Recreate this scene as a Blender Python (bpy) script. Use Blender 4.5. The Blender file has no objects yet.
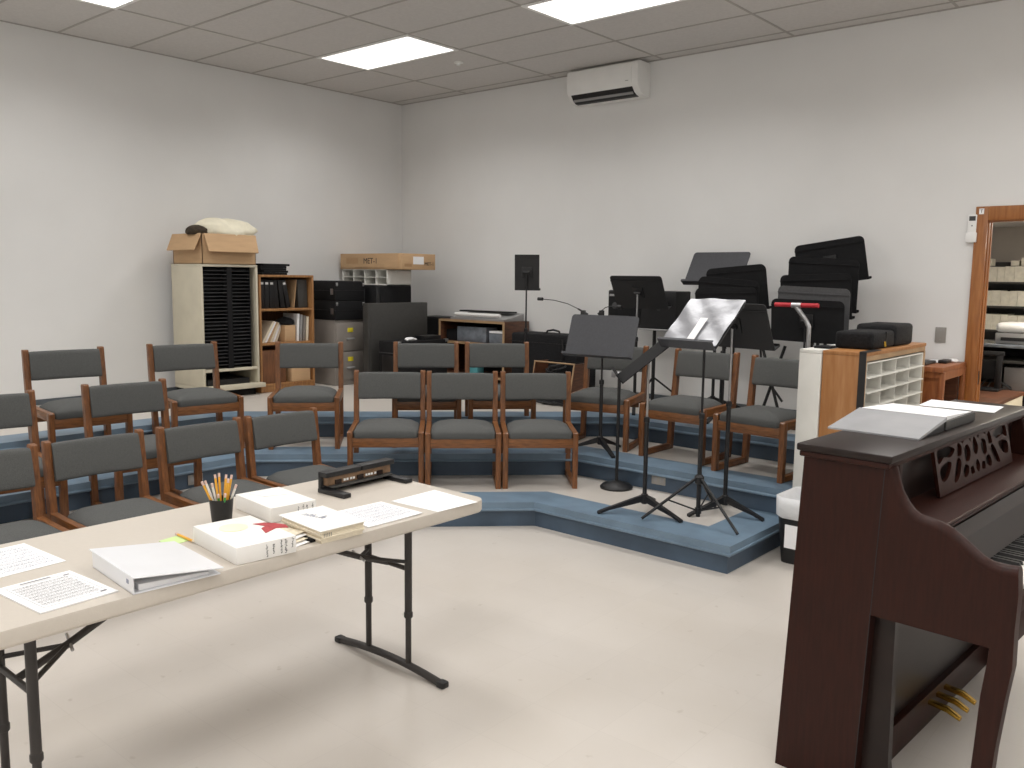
import bpy, bmesh, math, random
from mathutils import Matrix, Vector
random.seed(7)
R = math.radians
PI = math.pi
SC = bpy.context.scene
COL = SC.collection

# ------------------------------------------------------------------ materials
def lin(c):
    c = c / 255.0
    return c / 12.92 if c <= 0.04045 else ((c + 0.055) / 1.055) ** 2.4
def rgb(c): return (lin(c[0]), lin(c[1]), lin(c[2]), 1.0)

def mat(name, c, rough=0.5, metal=0.0, var=0.0, scale=8.0, stretch=(1, 1, 1), bump=0.0, bscale=60.0,
        c2=None, coat=0.0, spec=0.5, emit=None, estr=0.0, detail=4.0):
    m = bpy.data.materials.new(name); m.use_nodes = True
    nt = m.node_tree; b = nt.nodes['Principled BSDF']
    b.inputs['Base Color'].default_value = rgb(c)
    b.inputs['Roughness'].default_value = rough
    b.inputs['Metallic'].default_value = metal
    b.inputs['Specular IOR Level'].default_value = spec
    if coat: b.inputs['Coat Weight'].default_value = coat; b.inputs['Coat Roughness'].default_value = 0.12
    if emit:
        b.inputs['Emission Color'].default_value = rgb(emit); b.inputs['Emission Strength'].default_value = estr
    if var or bump:
        tc = nt.nodes.new('ShaderNodeTexCoord'); mp = nt.nodes.new('ShaderNodeMapping')
        mp.inputs['Scale'].default_value = stretch
        nt.links.new(tc.outputs['Object'], mp.inputs['Vector'])
    if var:
        n = nt.nodes.new('ShaderNodeTexNoise'); n.inputs['Scale'].default_value = scale; n.inputs['Detail'].default_value = detail
        nt.links.new(mp.outputs['Vector'], n.inputs['Vector'])
        r = nt.nodes.new('ShaderNodeValToRGB')
        lo = c2 if c2 else tuple(max(0, v * (1 - var)) for v in c)
        hi = c if c2 else tuple(min(255, v * (1 + var * 0.6)) for v in c)
        r.color_ramp.elements[0].position = 0.32; r.color_ramp.elements[0].color = rgb(lo)
        r.color_ramp.elements[1].position = 0.68; r.color_ramp.elements[1].color = rgb(hi)
        nt.links.new(n.outputs['Fac'], r.inputs['Fac']); nt.links.new(r.outputs['Color'], b.inputs['Base Color'])
    if bump:
        n2 = nt.nodes.new('ShaderNodeTexNoise'); n2.inputs['Scale'].default_value = bscale; n2.inputs['Detail'].default_value = 3
        nt.links.new(mp.outputs['Vector'], n2.inputs['Vector'])
        bp = nt.nodes.new('ShaderNodeBump'); bp.inputs['Strength'].default_value = bump; bp.inputs['Distance'].default_value = 0.01
        nt.links.new(n2.outputs['Fac'], bp.inputs['Height']); nt.links.new(bp.outputs['Normal'], b.inputs['Normal'])
    return m

def floor_mat():
    m = mat('floor_tile', (216, 210, 203), rough=0.32, spec=0.4)
    nt = m.node_tree; b = nt.nodes['Principled BSDF']
    tc = nt.nodes.new('ShaderNodeTexCoord')
    br = nt.nodes.new('ShaderNodeTexBrick'); br.offset = 0.0
    br.inputs['Color1'].default_value = rgb((209, 203, 196)); br.inputs['Color2'].default_value = rgb((207, 201, 194))
    br.inputs['Mortar'].default_value = rgb((202, 196, 189)); br.inputs['Scale'].default_value = 1.0
    br.inputs['Mortar Size'].default_value = 0.0012; br.inputs['Brick Width'].default_value = 0.3048; br.inputs['Row Height'].default_value = 0.3048
    nt.links.new(tc.outputs['Object'], br.inputs['Vector'])
    n = nt.nodes.new('ShaderNodeTexNoise'); n.inputs['Scale'].default_value = 1.6; n.inputs['Detail'].default_value = 8
    nt.links.new(tc.outputs['Object'], n.inputs['Vector'])
    # small scuffs
    v = nt.nodes.new('ShaderNodeTexNoise'); v.inputs['Scale'].default_value = 14; v.inputs['Detail'].default_value = 2
    nt.links.new(tc.outputs['Object'], v.inputs['Vector'])
    rp = nt.nodes.new('ShaderNodeValToRGB'); rp.color_ramp.elements[0].position = 0.70; rp.color_ramp.elements[0].color = (1, 1, 1, 1)
    rp.color_ramp.elements[1].position = 0.80; rp.color_ramp.elements[1].color = (0.80, 0.78, 0.75, 1)
    nt.links.new(v.outputs['Fac'], rp.inputs['Fac'])
    r2 = nt.nodes.new('ShaderNodeValToRGB'); r2.color_ramp.elements[0].position = 0.3; r2.color_ramp.elements[0].color = (0.93, 0.92, 0.9, 1)
    r2.color_ramp.elements[1].position = 0.7; r2.color_ramp.elements[1].color = (1, 1, 1, 1)
    nt.links.new(n.outputs['Fac'], r2.inputs['Fac'])
    m1 = nt.nodes.new('ShaderNodeMixRGB'); m1.blend_type = 'MULTIPLY'; m1.inputs['Fac'].default_value = 1
    m2 = nt.nodes.new('ShaderNodeMixRGB'); m2.blend_type = 'MULTIPLY'; m2.inputs['Fac'].default_value = 1
    nt.links.new(br.outputs['Color'], m1.inputs[1]); nt.links.new(r2.outputs['Color'], m1.inputs[2])
    nt.links.new(m1.outputs['Color'], m2.inputs[1]); nt.links.new(rp.outputs['Color'], m2.inputs[2])
    nt.links.new(m2.outputs['Color'], b.inputs['Base Color'])
    return m

MT = dict(
    wall=mat('wall_paint', (228, 228, 227), 0.62, bump=0.05, bscale=90, var=0.012, scale=1.5),
    base=mat('baseboard_vinyl', (86, 92, 98), 0.5, var=0.04),
    floor=floor_mat(),
    ceil=mat('ceiling_tile', (208, 205, 202), 0.9, var=0.02, scale=40, bump=0.25, bscale=160),
    grid=mat('ceiling_grid_shaded', (172, 168, 163), 0.6, var=0.02),  # bars greyed to stand in for shadow in the tile recesses
    white_metal=mat('white_enamel', (236, 236, 234), 0.35, var=0.01),
    lamp=mat('lamp_diffuser', (255, 255, 255), 0.5, emit=(255, 251, 246), estr=2.6, var=0.005),
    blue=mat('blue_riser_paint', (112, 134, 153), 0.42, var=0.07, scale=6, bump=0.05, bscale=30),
    blue_shaded=mat('blue_riser_face_shaded', (70, 87, 105), 0.5, var=0.09, scale=5, bump=0.05, bscale=30),  # riser blue darkened to carry the shade on the upright faces
    wood=mat('chair_oak', (134, 84, 44), 0.42, var=0.35, scale=14, stretch=(9, 9, 0.9), c2=(94, 57, 29), coat=0.15),
    woodh=mat('chair_oak_rail', (138, 88, 46), 0.42, var=0.35, scale=14, stretch=(0.9, 9, 9), c2=(97, 59, 30), coat=0.15),
    woody=mat('chair_oak_side', (138, 88, 46), 0.42, var=0.35, scale=14, stretch=(9, 0.9, 9), c2=(97, 59, 30), coat=0.15),
    fabric=mat('grey_upholstery', (93, 94, 93), 0.95, var=0.10, scale=260, bump=0.35, bscale=420, spec=0.2),
    black=mat('black_paint', (24, 24, 26), 0.45, var=0.10, scale=20),
    black_matte=mat('black_matte', (22, 22, 24), 0.8, var=0.15, scale=30, spec=0.3),
    desk_face=mat('stand_desk_enamel', (62, 63, 68), 0.5, var=0.06, scale=60, bump=0.08, bscale=300),
    desk_back=mat('stand_desk_black', (28, 28, 30), 0.55, var=0.08, scale=60, bump=0.05, bscale=300),
    desk_gray=mat('stand_desk_grey', (84, 84, 86), 0.5, var=0.06, scale=60),
    chrome=mat('brushed_chrome', (190, 190, 192), 0.28, metal=1.0, var=0.04, scale=30),
    red=mat('red_foam', (190, 40, 52), 0.5, var=0.06),
    table=mat('table_plastic', (200, 192, 181), 0.42, var=0.008, scale=60, bump=0.06, bscale=260),
    tleg=mat('table_leg_bronze', (52, 48, 46), 0.45, var=0.08),
    paper=mat('white_paper', (246, 246, 247), 0.7, var=0.008),
    ink_mid=mat('printed_ink', (112, 112, 118), 0.7, var=0.05),
    ink=mat('black_ink', (40, 40, 44), 0.7, var=0.05),
    ink_soft=mat('faded_ink', (150, 155, 172), 0.8, var=0.05),
    bookw=mat('white_box_card', (240, 238, 234), 0.6, var=0.012),
    cream=mat('cream_paper', (232, 222, 200), 0.7, var=0.06, scale=60, stretch=(1, 1, 14)),
    binder_white=mat('white_vinyl', (232, 234, 238), 0.3, var=0.01, coat=0.3),
    redpaper=mat('red_flyer', (176, 62, 66), 0.6, var=0.08, scale=40),
    yellow=mat('pale_yellow_note', (246, 244, 208), 0.7, var=0.04),
    green=mat('pale_green_note', (205, 232, 160), 0.7, var=0.03),
    pencil=mat('pencil_yellow', (232, 170, 50), 0.4, var=0.05),
    pencil_w=mat('pencil_white', (225, 222, 215), 0.4, var=0.05),
    eraser=mat('pencil_eraser', (220, 190, 180), 0.7, var=0.05),
    penc_green=mat('pen_green', (60, 150, 70), 0.4, var=0.05),
    tan=mat('punch_tan', (132, 104, 78), 0.5, var=0.12, scale=40),
    mahog=mat('piano_mahogany', (52, 24, 17), 0.42, var=0.25, scale=10, stretch=(8, 8, 0.8), c2=(40, 18, 12), coat=0.03, spec=0.2),
    mahog_dark=mat('piano_dark_panel', (32, 21, 18), 0.34, var=0.12, scale=8, coat=0.03, spec=0.3),
    ivory=mat('key_white', (240, 238, 232), 0.2, var=0.01),
    brass=mat('brass', (200, 160, 70), 0.25, metal=1.0, var=0.06),
    silver=mat('silver_plastic', (146, 147, 152), 0.32, metal=0.25, var=0.05, scale=6, bump=0.5, bscale=9),
    silver2=mat('grey_plastic_film', (176, 177, 180), 0.25, metal=0.25, var=0.04, scale=6, bump=0.15, bscale=10),
    beige=mat('beige_laminate', (205, 198, 178), 0.5, var=0.03, scale=5),
    slot=mat('slot_edge', (66, 66, 68), 0.6, var=0.1),
    card=mat('cardboard', (196, 162, 124), 0.8, var=0.025, scale=6, stretch=(1, 1, 6)),
    card2=mat('cardboard_inside', (172, 136, 98), 0.85, var=0.03, scale=6),
    cloth=mat('cream_cloth', (236, 230, 208), 0.9, var=0.04, scale=10, bump=0.4, bscale=14),
    dark_cloth=mat('dark_brown_cloth', (62, 52, 40), 0.95, var=0.2, scale=40, bump=0.5, bscale=40),
    shelfwood=mat('bookcase_oak', (170, 124, 78), 0.5, var=0.25, scale=8, stretch=(8, 8, 0.8), c2=(140, 98, 58)),
    shelfdark=mat('bookcase_back', (112, 72, 44), 0.6, var=0.2, scale=8, stretch=(8, 8, 0.8)),
    file=mat('file_cabinet_grey', (136, 130, 124), 0.45, var=0.04),
    charcoal=mat('charcoal_laminate', (62, 61, 59), 0.5, var=0.05, scale=30),
    walnut=mat('walnut_veneer', (92, 58, 40), 0.45, var=0.2, scale=9, stretch=(1, 1, 7)),
    edge=mat('pale_edge_band', (170, 140, 106), 0.5, var=0.08),
    grey_plastic=mat('grey_plastic', (150, 150, 150), 0.5, var=0.03),
    teal=mat('teal_card', (96, 170, 178), 0.6, var=0.1),
    wood2=mat('maple_panel', (176, 126, 78), 0.45, var=0.16, scale=6, stretch=(6, 6, 0.7), c2=(158, 104, 54)),
    redwood=mat('red_oak_desk', (152, 94, 52), 0.45, var=0.25, scale=8, stretch=(7, 7, 0.8), c2=(122, 66, 32)),
    sorter=mat('white_sorter', (228, 227, 221), 0.55, var=0.02),
    doorwood=mat('door_frame_oak', (164, 106, 54), 0.4, var=0.25, scale=8, stretch=(8, 8, 0.6), c2=(138, 82, 36), coat=0.15),
    liner=mat('bin_liner', (226, 228, 230), 0.35, var=0.03, bump=0.5, bscale=22),
    plate=mat('grey_plate', (150, 147, 142), 0.5, var=0.03),
    yel_card=mat('yellow_label_card', (222, 206, 44), 0.6, var=0.08),
    boxes=mat('octavo_box_white', (226, 222, 208), 0.7, var=0.05, scale=20),
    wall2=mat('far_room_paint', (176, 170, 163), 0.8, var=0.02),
    glass_grey=mat('smoked_plastic', (120, 126, 134), 0.2, var=0.12, scale=14),
    mesh_bag=mat('black_nylon', (30, 30, 32), 0.85, var=0.2, scale=60, bump=0.4, bscale=80, spec=0.25),
    cable=mat('black_cable', (20, 20, 22), 0.5, var=0.1),
)

# ------------------------------------------------------------------ mesh builder
class B:
    def __init__(s): s.bm = bmesh.new(); s.m = Matrix.Identity(4)
    def at(s, loc=(0, 0, 0), rz=0, rx=0, ry=0):
        s.m = Matrix.Translation(loc) @ Matrix.Rotation(rz, 4, 'Z') @ Matrix.Rotation(ry, 4, 'Y') @ Matrix.Rotation(rx, 4, 'X'); return s
    def v(s, p): return s.bm.verts.new(s.m @ Vector(p))
    def f(s, vs):
        try: return s.bm.faces.new(vs)
        except ValueError: return None
    def box(s, x0, x1, y0, y1, z0, z1, bev=0.0, seg=2):
        vs = [s.v((x, y, z)) for z in (z0, z1) for y in (y0, y1) for x in (x0, x1)]
        fs = [s.f([vs[i] for i in q]) for q in ((0, 2, 3, 1), (4, 5, 7, 6), (0, 1, 5, 4), (2, 6, 7, 3), (0, 4, 6, 2), (1, 3, 7, 5))]
        if bev:
            es = list({e for f in fs for e in f.edges})
            bmesh.ops.bevel(s.bm, geom=es, offset=bev, segments=seg, affect='EDGES', profile=0.5)
        return s
    def prism(s, pts, h, axis='z', bev=0.0):
        """polygon extruded: pts 2D, h=(lo,hi). axis z:(x,y) y:(x,z) x:(y,z)"""
        def P(p, t):
            if axis == 'z': return (p[0], p[1], t)
            if axis == 'y': return (p[0], t, p[1])
            return (t, p[0], p[1])
        a = [s.v(P(p, h[0])) for p in pts]; b = [s.v(P(p, h[1])) for p in pts]
        n = len(pts); fs = [s.f(a[::-1]), s.f(b)]
        for i in range(n): fs.append(s.f([a[i], a[(i + 1) % n], b[(i + 1) % n], b[i]]))
        if bev:
            es = list({e for f in fs[:2] for e in f.edges})
            bmesh.ops.bevel(s.bm, geom=es, offset=bev, segments=2, affect='EDGES', profile=0.5)
        return s
    def tube(s, pts, r, n=10, r1=None, caps=True):
        pts = [Vector(p) for p in pts]; rings = []
        for i, p in enumerate(pts):
            if i == 0: d = pts[1] - p
            elif i == len(pts) - 1: d = p - pts[-2]
            else: d = (pts[i + 1] - p).normalized() + (p - pts[i - 1]).normalized()
            d.normalize()
            u = d.cross(Vector((0, 0, 1))) if abs(d.z) < 0.95 else d.cross(Vector((1, 0, 0)))
            u.normalize(); w = d.cross(u)
            rr = r if r1 is None else r + (r1 - r) * i / (len(pts) - 1)
            rings.append([s.v(p + (u * math.cos(2 * PI * k / n) + w * math.sin(2 * PI * k / n)) * rr) for k in range(n)])
        for a, b in zip(rings, rings[1:]):
            for k in range(n): s.f([a[k], a[(k + 1) % n], b[(k + 1) % n], b[k]])
        if caps: s.f(rings[0][::-1]); s.f(rings[-1])
        return s
    def lathe(s, prof, n=24, c=(0, 0, 0)):
        rings = [[s.v((c[0] + r * math.cos(2 * PI * k / n), c[1] + r * math.sin(2 * PI * k / n), c[2] + z)) for k in range(n)] for r, z in prof]
        for a, b in zip(rings, rings[1:]):
            for k in range(n): s.f([a[k], a[(k + 1) % n], b[(k + 1) % n], b[k]])
        s.f(rings[0][::-1]); s.f(rings[-1]); return s
    def grid(s, fn, nu, nv, close=False):
        g = [[s.v(fn(i / nu, j / nv)) for j in range(nv + 1)] for i in range(nu + 1)]
        for i in range(nu):
            for j in range(nv): s.f([g[i][j], g[i + 1][j], g[i + 1][j + 1], g[i][j + 1]])
        return g
    def build(s, name, m, parent=None, smooth=False, loc=None, angle=40):
        bmesh.ops.recalc_face_normals(s.bm, faces=s.bm.faces)
        me = bpy.data.meshes.new(name); s.bm.to_mesh(me); s.bm.free()
        me.materials.append(MT[m] if isinstance(m, str) else m)
        o = bpy.data.objects.new(name, me); COL.objects.link(o)
        if smooth:
            for p in me.polygons: p.use_smooth = True
            if angle < 180:
                bm = bmesh.new(); bm.from_mesh(me)
                for e in bm.edges:
                    if len(e.link_faces) == 2 and e.calc_face_angle(0) > R(angle): e.smooth = False
                bm.to_mesh(me); bm.free()
        if parent: o.parent = parent
        if loc: o.location = loc
        return o

def bx(name, m, parent, *a, bev=0.003):
    return B().box(*a, bev=bev).build(name, m, parent, smooth=bev > 0, angle=30)
def tag(o, label, cat, group=None, kind=None):
    o['label'] = label; o['category'] = cat
    if group: o['group'] = group
    if kind: o['kind'] = kind
    return o
def thing(name, label, cat, loc=(0, 0, 0), rz=0.0, group=None):
    o = bpy.data.objects.new(name, None); COL.objects.link(o)
    o.empty_display_size = 0.1
    o.location = loc; o.rotation_euler = (0, 0, rz)
    return tag(o, label, cat, group)
def struct(o): o['kind'] = 'structure'; return o
def dup(root, loc, rz, label, group=None):
    r = root.copy(); COL.objects.link(r); r.location = loc; r.rotation_euler = (0, 0, rz); r['label'] = label
    if group: r['group'] = group
    for ch in root.children:
        c = ch.copy(); COL.objects.link(c); c.parent = r
        for g in ch.children:
            d = g.copy(); COL.objects.link(d); d.parent = c
    return r
def lettering(txt, size, m, parent, name='lettering', loc=(0, 0, 0), rot=(0, 0, 0), ext=0.0006):
    cu = bpy.data.curves.new(name, 'FONT'); cu.body = txt; cu.size = size; cu.extrude = ext
    cu.align_x = 'CENTER'; cu.align_y = 'CENTER'
    t = bpy.data.objects.new(name + '_source', cu); COL.objects.link(t)
    bpy.context.view_layer.update()
    me = bpy.data.meshes.new_from_object(t.evaluated_get(bpy.context.evaluated_depsgraph_get()))
    bpy.data.objects.remove(t); bpy.data.curves.remove(cu)
    me.materials.clear(); me.materials.append(MT[m])
    o = bpy.data.objects.new(name, me); COL.objects.link(o)
    if parent: o.parent = parent
    o.location = loc; o.rotation_euler = rot
    return o
def rrect(w, d, r, n=5, r2=None):
    """rounded rectangle outline centred at 0; r for -y corners, r2 for +y corners"""
    r2 = r if r2 is None else r2; out = []
    for cx, cy, a0, rr in ((w / 2, -d / 2, -90, r), (w / 2, d / 2, 0, r2), (-w / 2, d / 2, 90, r2), (-w / 2, -d / 2, 180, r)):
        sx = -1 if cx > 0 else 1; sy = -1 if cy > 0 else 1
        for k in range(n + 1):
            a = R(a0 + 90 * k / n)
            out.append((cx + sx * rr + rr * math.cos(a), cy + sy * rr + rr * math.sin(a)))
    return out

# ------------------------------------------------------------------ camera
CAM = (7.7748, -7.0367, 1.6249)
cam = bpy.data.objects.new('camera', bpy.data.cameras.new('camera')); COL.objects.link(cam)
yaw, pit, rol = -0.709, 0.1227, 0.0126
fw = Vector((math.sin(yaw) * math.cos(pit), math.cos(yaw) * math.cos(pit), -math.sin(pit)))
rt = Vector((math.cos(yaw), -math.sin(yaw), 0)); up = rt.cross(fw)
rt2 = rt * math.cos(rol) + up * math.sin(rol); up2 = -rt * math.sin(rol) + up * math.cos(rol)
M3 = Matrix((rt2, up2, -fw)).transposed()
cam.matrix_world = Matrix.Translation(CAM) @ M3.to_4x4()
cam.data.sensor_fit = 'HORIZONTAL'; cam.data.sensor_width = 36.0; cam.data.lens = 868.37 / 1024 * 36.0
cam.data.clip_start = 0.02; cam.data.clip_end = 100
SC.camera = cam

# ------------------------------------------------------------------ room shell
ZC = 3.59; XR = 9.8; YF = -9.8; TS = 0.6096
GA, GY = 1.0532, 0.1665
struct(B().box(-0.1, XR + 0.1, YF - 0.1, 0.0, -0.1, 0.0).build('floor', 'floor'))
struct(B().box(-0.12, 0, YF, 0.0, 0, ZC).build('wall_left', 'wall'))
DX0, DX1, DZ = 6.228, 7.18, 2.075
w = B(); w.box(-0.12, DX0, 0, 0.08, 0, ZC); w.box(DX1, XR + 0.12, 0, 0.08, 0, ZC); w.box(DX0, DX1, 0, 0.08, DZ, ZC)
struct(w.build('wall_back', 'wall'))
struct(B().box(XR, XR + 0.12, YF, 0, 0, ZC).build('wall_right', 'wall'))
struct(B().box(-0.12, XR + 0.12, YF - 0.12, YF, 0, ZC).build('wall_front', 'wall'))
ce = struct(B().box(-0.12, XR + 0.12, YF - 0.12, 0.12, ZC, ZC + 0.08).build('ceiling', 'ceil'))
g = B()
k = 0
while -GY - k * TS > YF:
    y = -GY - k * TS; g.box(0, XR, y - 0.010, y + 0.010, ZC - 0.004, ZC + 0.002); k += 1
x = GA - 2 * TS
while x < XR:
    if x > 0.02: g.box(x - 0.010, x + 0.010, YF, 0, ZC - 0.0035, ZC + 0.002)
    x += 2 * TS
g.box(0, 0.02, YF, 0, ZC - 0.006, ZC); g.box(0, XR, -0.02, 0, ZC - 0.006, ZC)
struct(g.build('trim_ceiling', 'grid'))
b = B(); b.box(0, 0.012, YF, 0, 0, 0.10)
b.box(0, 0.012, -7.0, 0, 0.499, 0.545)
struct(b.build('baseboard_left', 'base'))
b = B(); b.box(0, DX0 - 0.1, -0.012, 0, 0, 0.10); b.box(0.0, 5.6, -0.012, 0, 0.499, 0.545); b.box(DX1 + 0.1, XR, -0.012, 0, 0, 0.1)
struct(b.build('baseboard_back', 'base'))

# ceiling lights (2 x 4 ft troffers every 8 ft)
LAMP_W, LAMP_SPREAD = 21.0, 148
n = 0
LAB = {(0, 2): 'flat ceiling light panel nearest the room corner, seen whole', (2, 2): 'ceiling light panel cut by the top of the photo above the air conditioner',
       (0, 6): 'ceiling light panel barely showing at the top left of the photo'}
for ci in (0, 2, 4, 6):
    for kk in (2, 6, 10, 14):
        x0 = GA + ci * 2 * TS; x1 = min(x0 + 2 * TS, XR - 0.02); y1 = -GY - kk * TS; y0 = y1 - TS
        if x0 > XR - 0.5 or y0 < YF: continue
        lab = LAB.get((ci, kk), 'ceiling light panel out of the picture overhead')
        t = thing('ceiling_light', lab, 'ceiling light', ((x0 + x1) / 2, (y0 + y1) / 2, ZC), 0, 'ceiling light panels')
        hx, hy = (x1 - x0) / 2, TS / 2
        f = B(); e = 0.03
        f.box(-hx, hx, -hy, -hy + e, -0.012, -0.0005); f.box(-hx, hx, hy - e, hy, -0.012, -0.0005)
        f.box(-hx, -hx + e, -hy + e, hy - e, -0.012, -0.0005); f.box(hx - e, hx, -hy + e, hy - e, -0.012, -0.0005)
        f.build('frame', 'white_metal', t)
        B().box(-hx + e, hx - e, -hy + e, hy - e, -0.008, -0.0006).build('diffuser', 'lamp', t)
        ld = bpy.data.lights.new('tube_light', 'AREA'); ld.shape = 'RECTANGLE'; ld.size = 2 * (hx - e); ld.size_y = 2 * (hy - e)
        ld.energy = LAMP_W; ld.color = (1.0, 0.982, 0.960); ld.spread = R(LAMP_SPREAD)
        lo = bpy.data.objects.new('tube_light', ld); COL.objects.link(lo); lo.parent = t; lo.location = (0, 0, -0.0125)
# sprinkler / detector rosette on the ceiling
B_ = B().lathe([(0.045, 0.0), (0.045, -0.008), (0.02, -0.014), (0.018, -0.03), (0.005, -0.034)], 20)
o = B_.build('sprinkler_head', 'white_metal', None, True); o.location = (1.95, -1.062, ZC - 0.001)
tag(o, 'small round sprinkler head in the ceiling beside the corner light panel', 'sprinkler')

# ------------------------------------------------------------------ risers
H = 0.1663
TIER = [(-2.732, 3.17, 7.018, 'lowest blue-edged choir riser platform along the open floor'),
        (-1.926, 2.37, 5.943, 'middle blue-edged choir riser platform behind the lowest one'),
        (-1.161, 1.58, 5.006, 'highest blue-edged choir riser platform against the walls')]
E1 = 5.677; YL = -7.2
def outline(Y, X, D, off, ex=True):
    """front edge polyline moved in by off; right end, kinks, left end"""
    Y2 = Y + off; X2 = X - off; D2 = D - off * 1.41421
    e = E1 - (off if ex else 0)
    return [(e, Y2), (D2 + Y2, Y2), (X2, X2 - D2), (X2, YL)], e
for i, (Y, X, D, lab) in enumerate(TIER):
    z1 = H * (i + 1); z0 = H * i
    t = thing('riser_platform', lab, 'riser', (0, 0, z0), 0, 'choir riser tiers')
    nz = 0.05
    ln, e = outline(Y, X, D, 0.0, i == 0); l2, e2 = outline(Y, X, D, 0.28, True)
    if i: e2 = E1
    if i: l2[0] = (E1, l2[0][1])
    lf, ef = outline(Y, X, D, 0.022, i == 0)
    if i: lf[0] = (E1 - 0.002, lf[0][1]); ef = E1 - 0.002
    back = [(0.013, YL), (0.013, -0.013)]
    # body (fascia) under the nosing
    pts = lf + back + [(ef, -0.013)]
    B().prism(pts, (0, H - nz * 0.55)).build('fascia', 'blue_shaded', t)
    # skirting strip at foot
    pts = l2 + back + [(e2 if i == 0 else E1, -0.013)]
    B().prism(pts, (H - nz, H - 0.0006)).build('tread', 'floor', t)
    # blue nosing: ring between ln and l2
    nb = B()
    if i == 0:
        A = [(e, -0.013)] + ln; C2 = [(e2, -0.013)] + l2
    else:
        A = [(E1, ln[0][1])] + ln[1:]; C2 = [(E1, l2[0][1])] + l2[1:]
    for (a0, a1, c0, c1) in zip(A, A[1:], C2, C2[1:]):
        nb.prism([a0, a1, c1, c0], (H - nz, H))
    bmesh.ops.remove_doubles(nb.bm, verts=nb.bm.verts, dist=1e-5)
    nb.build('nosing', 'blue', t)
    # half-round bead below the lip
    qb = B(); qb.tube([(p[0], p[1], H - nz) for p in (A if i == 0 else ln)], 0.010, 8); qb.build('bead', 'blue', t, True)
t = thing('outlet_cover', 'grey outlet cover plate on the riser face behind the round-based stand', 'outlet', (4.72, -1.9215 + 0.02, 0.245))
bx('plate', 'plate', t, -0.055, 0.055, -0.006, 0.0, -0.035, 0.035, bev=0.002)
for s in (-1, 1): bx('socket', 'grey_plastic', t, s * 0.025 - 0.014, s * 0.025 + 0.014, -0.008, -0.004, -0.017, 0.017, bev=0.002)
t = thing('outlet_cover', 'white outlet cover plate on the riser face behind the front row of chairs', 'outlet', (2.352, -4.03, 0.225), R(90))
bx('plate', 'plate', t, -0.055, 0.055, -0.006, 0.0, -0.035, 0.035, bev=0.002)
for s in (-1, 1): bx('socket', 'grey_plastic', t, s * 0.025 - 0.014, s * 0.025 + 0.014, -0.008, -0.004, -0.017, 0.017, bev=0.002)

# ------------------------------------------------------------------ chairs
def make_chair():
    t = thing('choir_chair', 'x', 'chair')
    for s in (-1, 1):
        xa, xb = (0.224, 0.261) if s > 0 else (-0.261, -0.224)
        B().prism([(-0.25, 0), (-0.205, 0), (-0.205, 0.38), (-0.215, 0.394), (-0.24, 0.394), (-0.25, 0.386)], (xa, xb), 'x', 0.004).build('leg', 'wood', t, True, angle=30)
        B().prism([(0.148, 0), (0.19, 0), (0.205, 0.2), (0.236, 0.41), (0.270, 0.757), (0.264, 0.766), (0.234, 0.766), (0.228, 0.758), (0.192, 0.41), (0.160, 0.2)], (xa, xb), 'x', 0.004).build('post', 'wood', t, True, angle=30)
        B().box(xa + 0.001, xb - 0.001, -0.206, 0.15, 0, 0.042, bev=0.004).build('runner', 'woody', t, True, angle=30)
        B().prism([(-0.212, 0.394), (-0.212, 0.335), (-0.16, 0.346), (0.10, 0.346), (0.196, 0.328), (0.202, 0.404), (0.08, 0.396)], (xa + 0.001, xb - 0.001), 'x', 0.004).build('side_rail', 'woody', t, True, angle=30)
    B().box(-0.225, 0.225, -0.245, -0.222, 0.285, 0.352, bev=0.003).build('apron', 'woodh', t, True, angle=30)
    B().box(-0.225, 0.225, 0.135, 0.158, 0.285, 0.345, bev=0.003).build('back_rail', 'woodh', t, True, angle=30)
    # seat cushion
    c = B(); W, D = 0.444, 0.40
    def ring(sc, z, dome=0):
        return [c.v((p[0] * sc, p[1] * sc - 0.05, z)) for p in rrect(W, D, 0.03, 5, 0.075)]
    prof = [(0.99, 0.350), (1.0, 0.353), (1.0, 0.384), (0.99, 0.393), (0.97, 0.401), (0.80, 0.424), (0.45, 0.443), (0.15, 0.448)]
    rs = [ring(*p) for p in prof]
    for a, b_ in zip(rs, rs[1:]):
        m_ = len(a)
        for q in range(m_): c.f([a[q], a[(q + 1) % m_], b_[(q + 1) % m_], b_[q]])
    c.f(rs[0][::-1]); c.f(rs[-1])
    c.build('seat', 'fabric', t, True, angle=60)
    # backrest pad
    c = B(); NX = 14; sec = []
    for q in range(20):
        a = 2 * PI * q / 20; ca, sa = math.cos(a), math.sin(a)
        yy = math.copysign(abs(ca) ** 0.5, ca) * 0.024; zz = math.copysign(abs(sa) ** 0.28, sa) * 0.097
        sec.append((yy, zz))
    rings = []
    for q in range(NX + 1):
        xx = -0.225 + 0.45 * q / NX; bow = 0.022 * (1 - (xx / 0.225) ** 2)
        sc = 0.975 if q in (0, NX) else 1
        rings.append([c.v((xx, 0.228 + bow - 0.006 + yy * sc + zz * 0.2, 0.655 + zz * sc)) for yy, zz in sec])
    for a, b_ in zip(rings, rings[1:]):
        for q in range(20): c.f([a[q], a[(q + 1) % 20], b_[(q + 1) % 20], b_[q]])
    c.f(rings[0][::-1]); c.f(rings[-1])
    c.build('backrest', 'fabric', t, True, angle=60)
    return t
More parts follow.
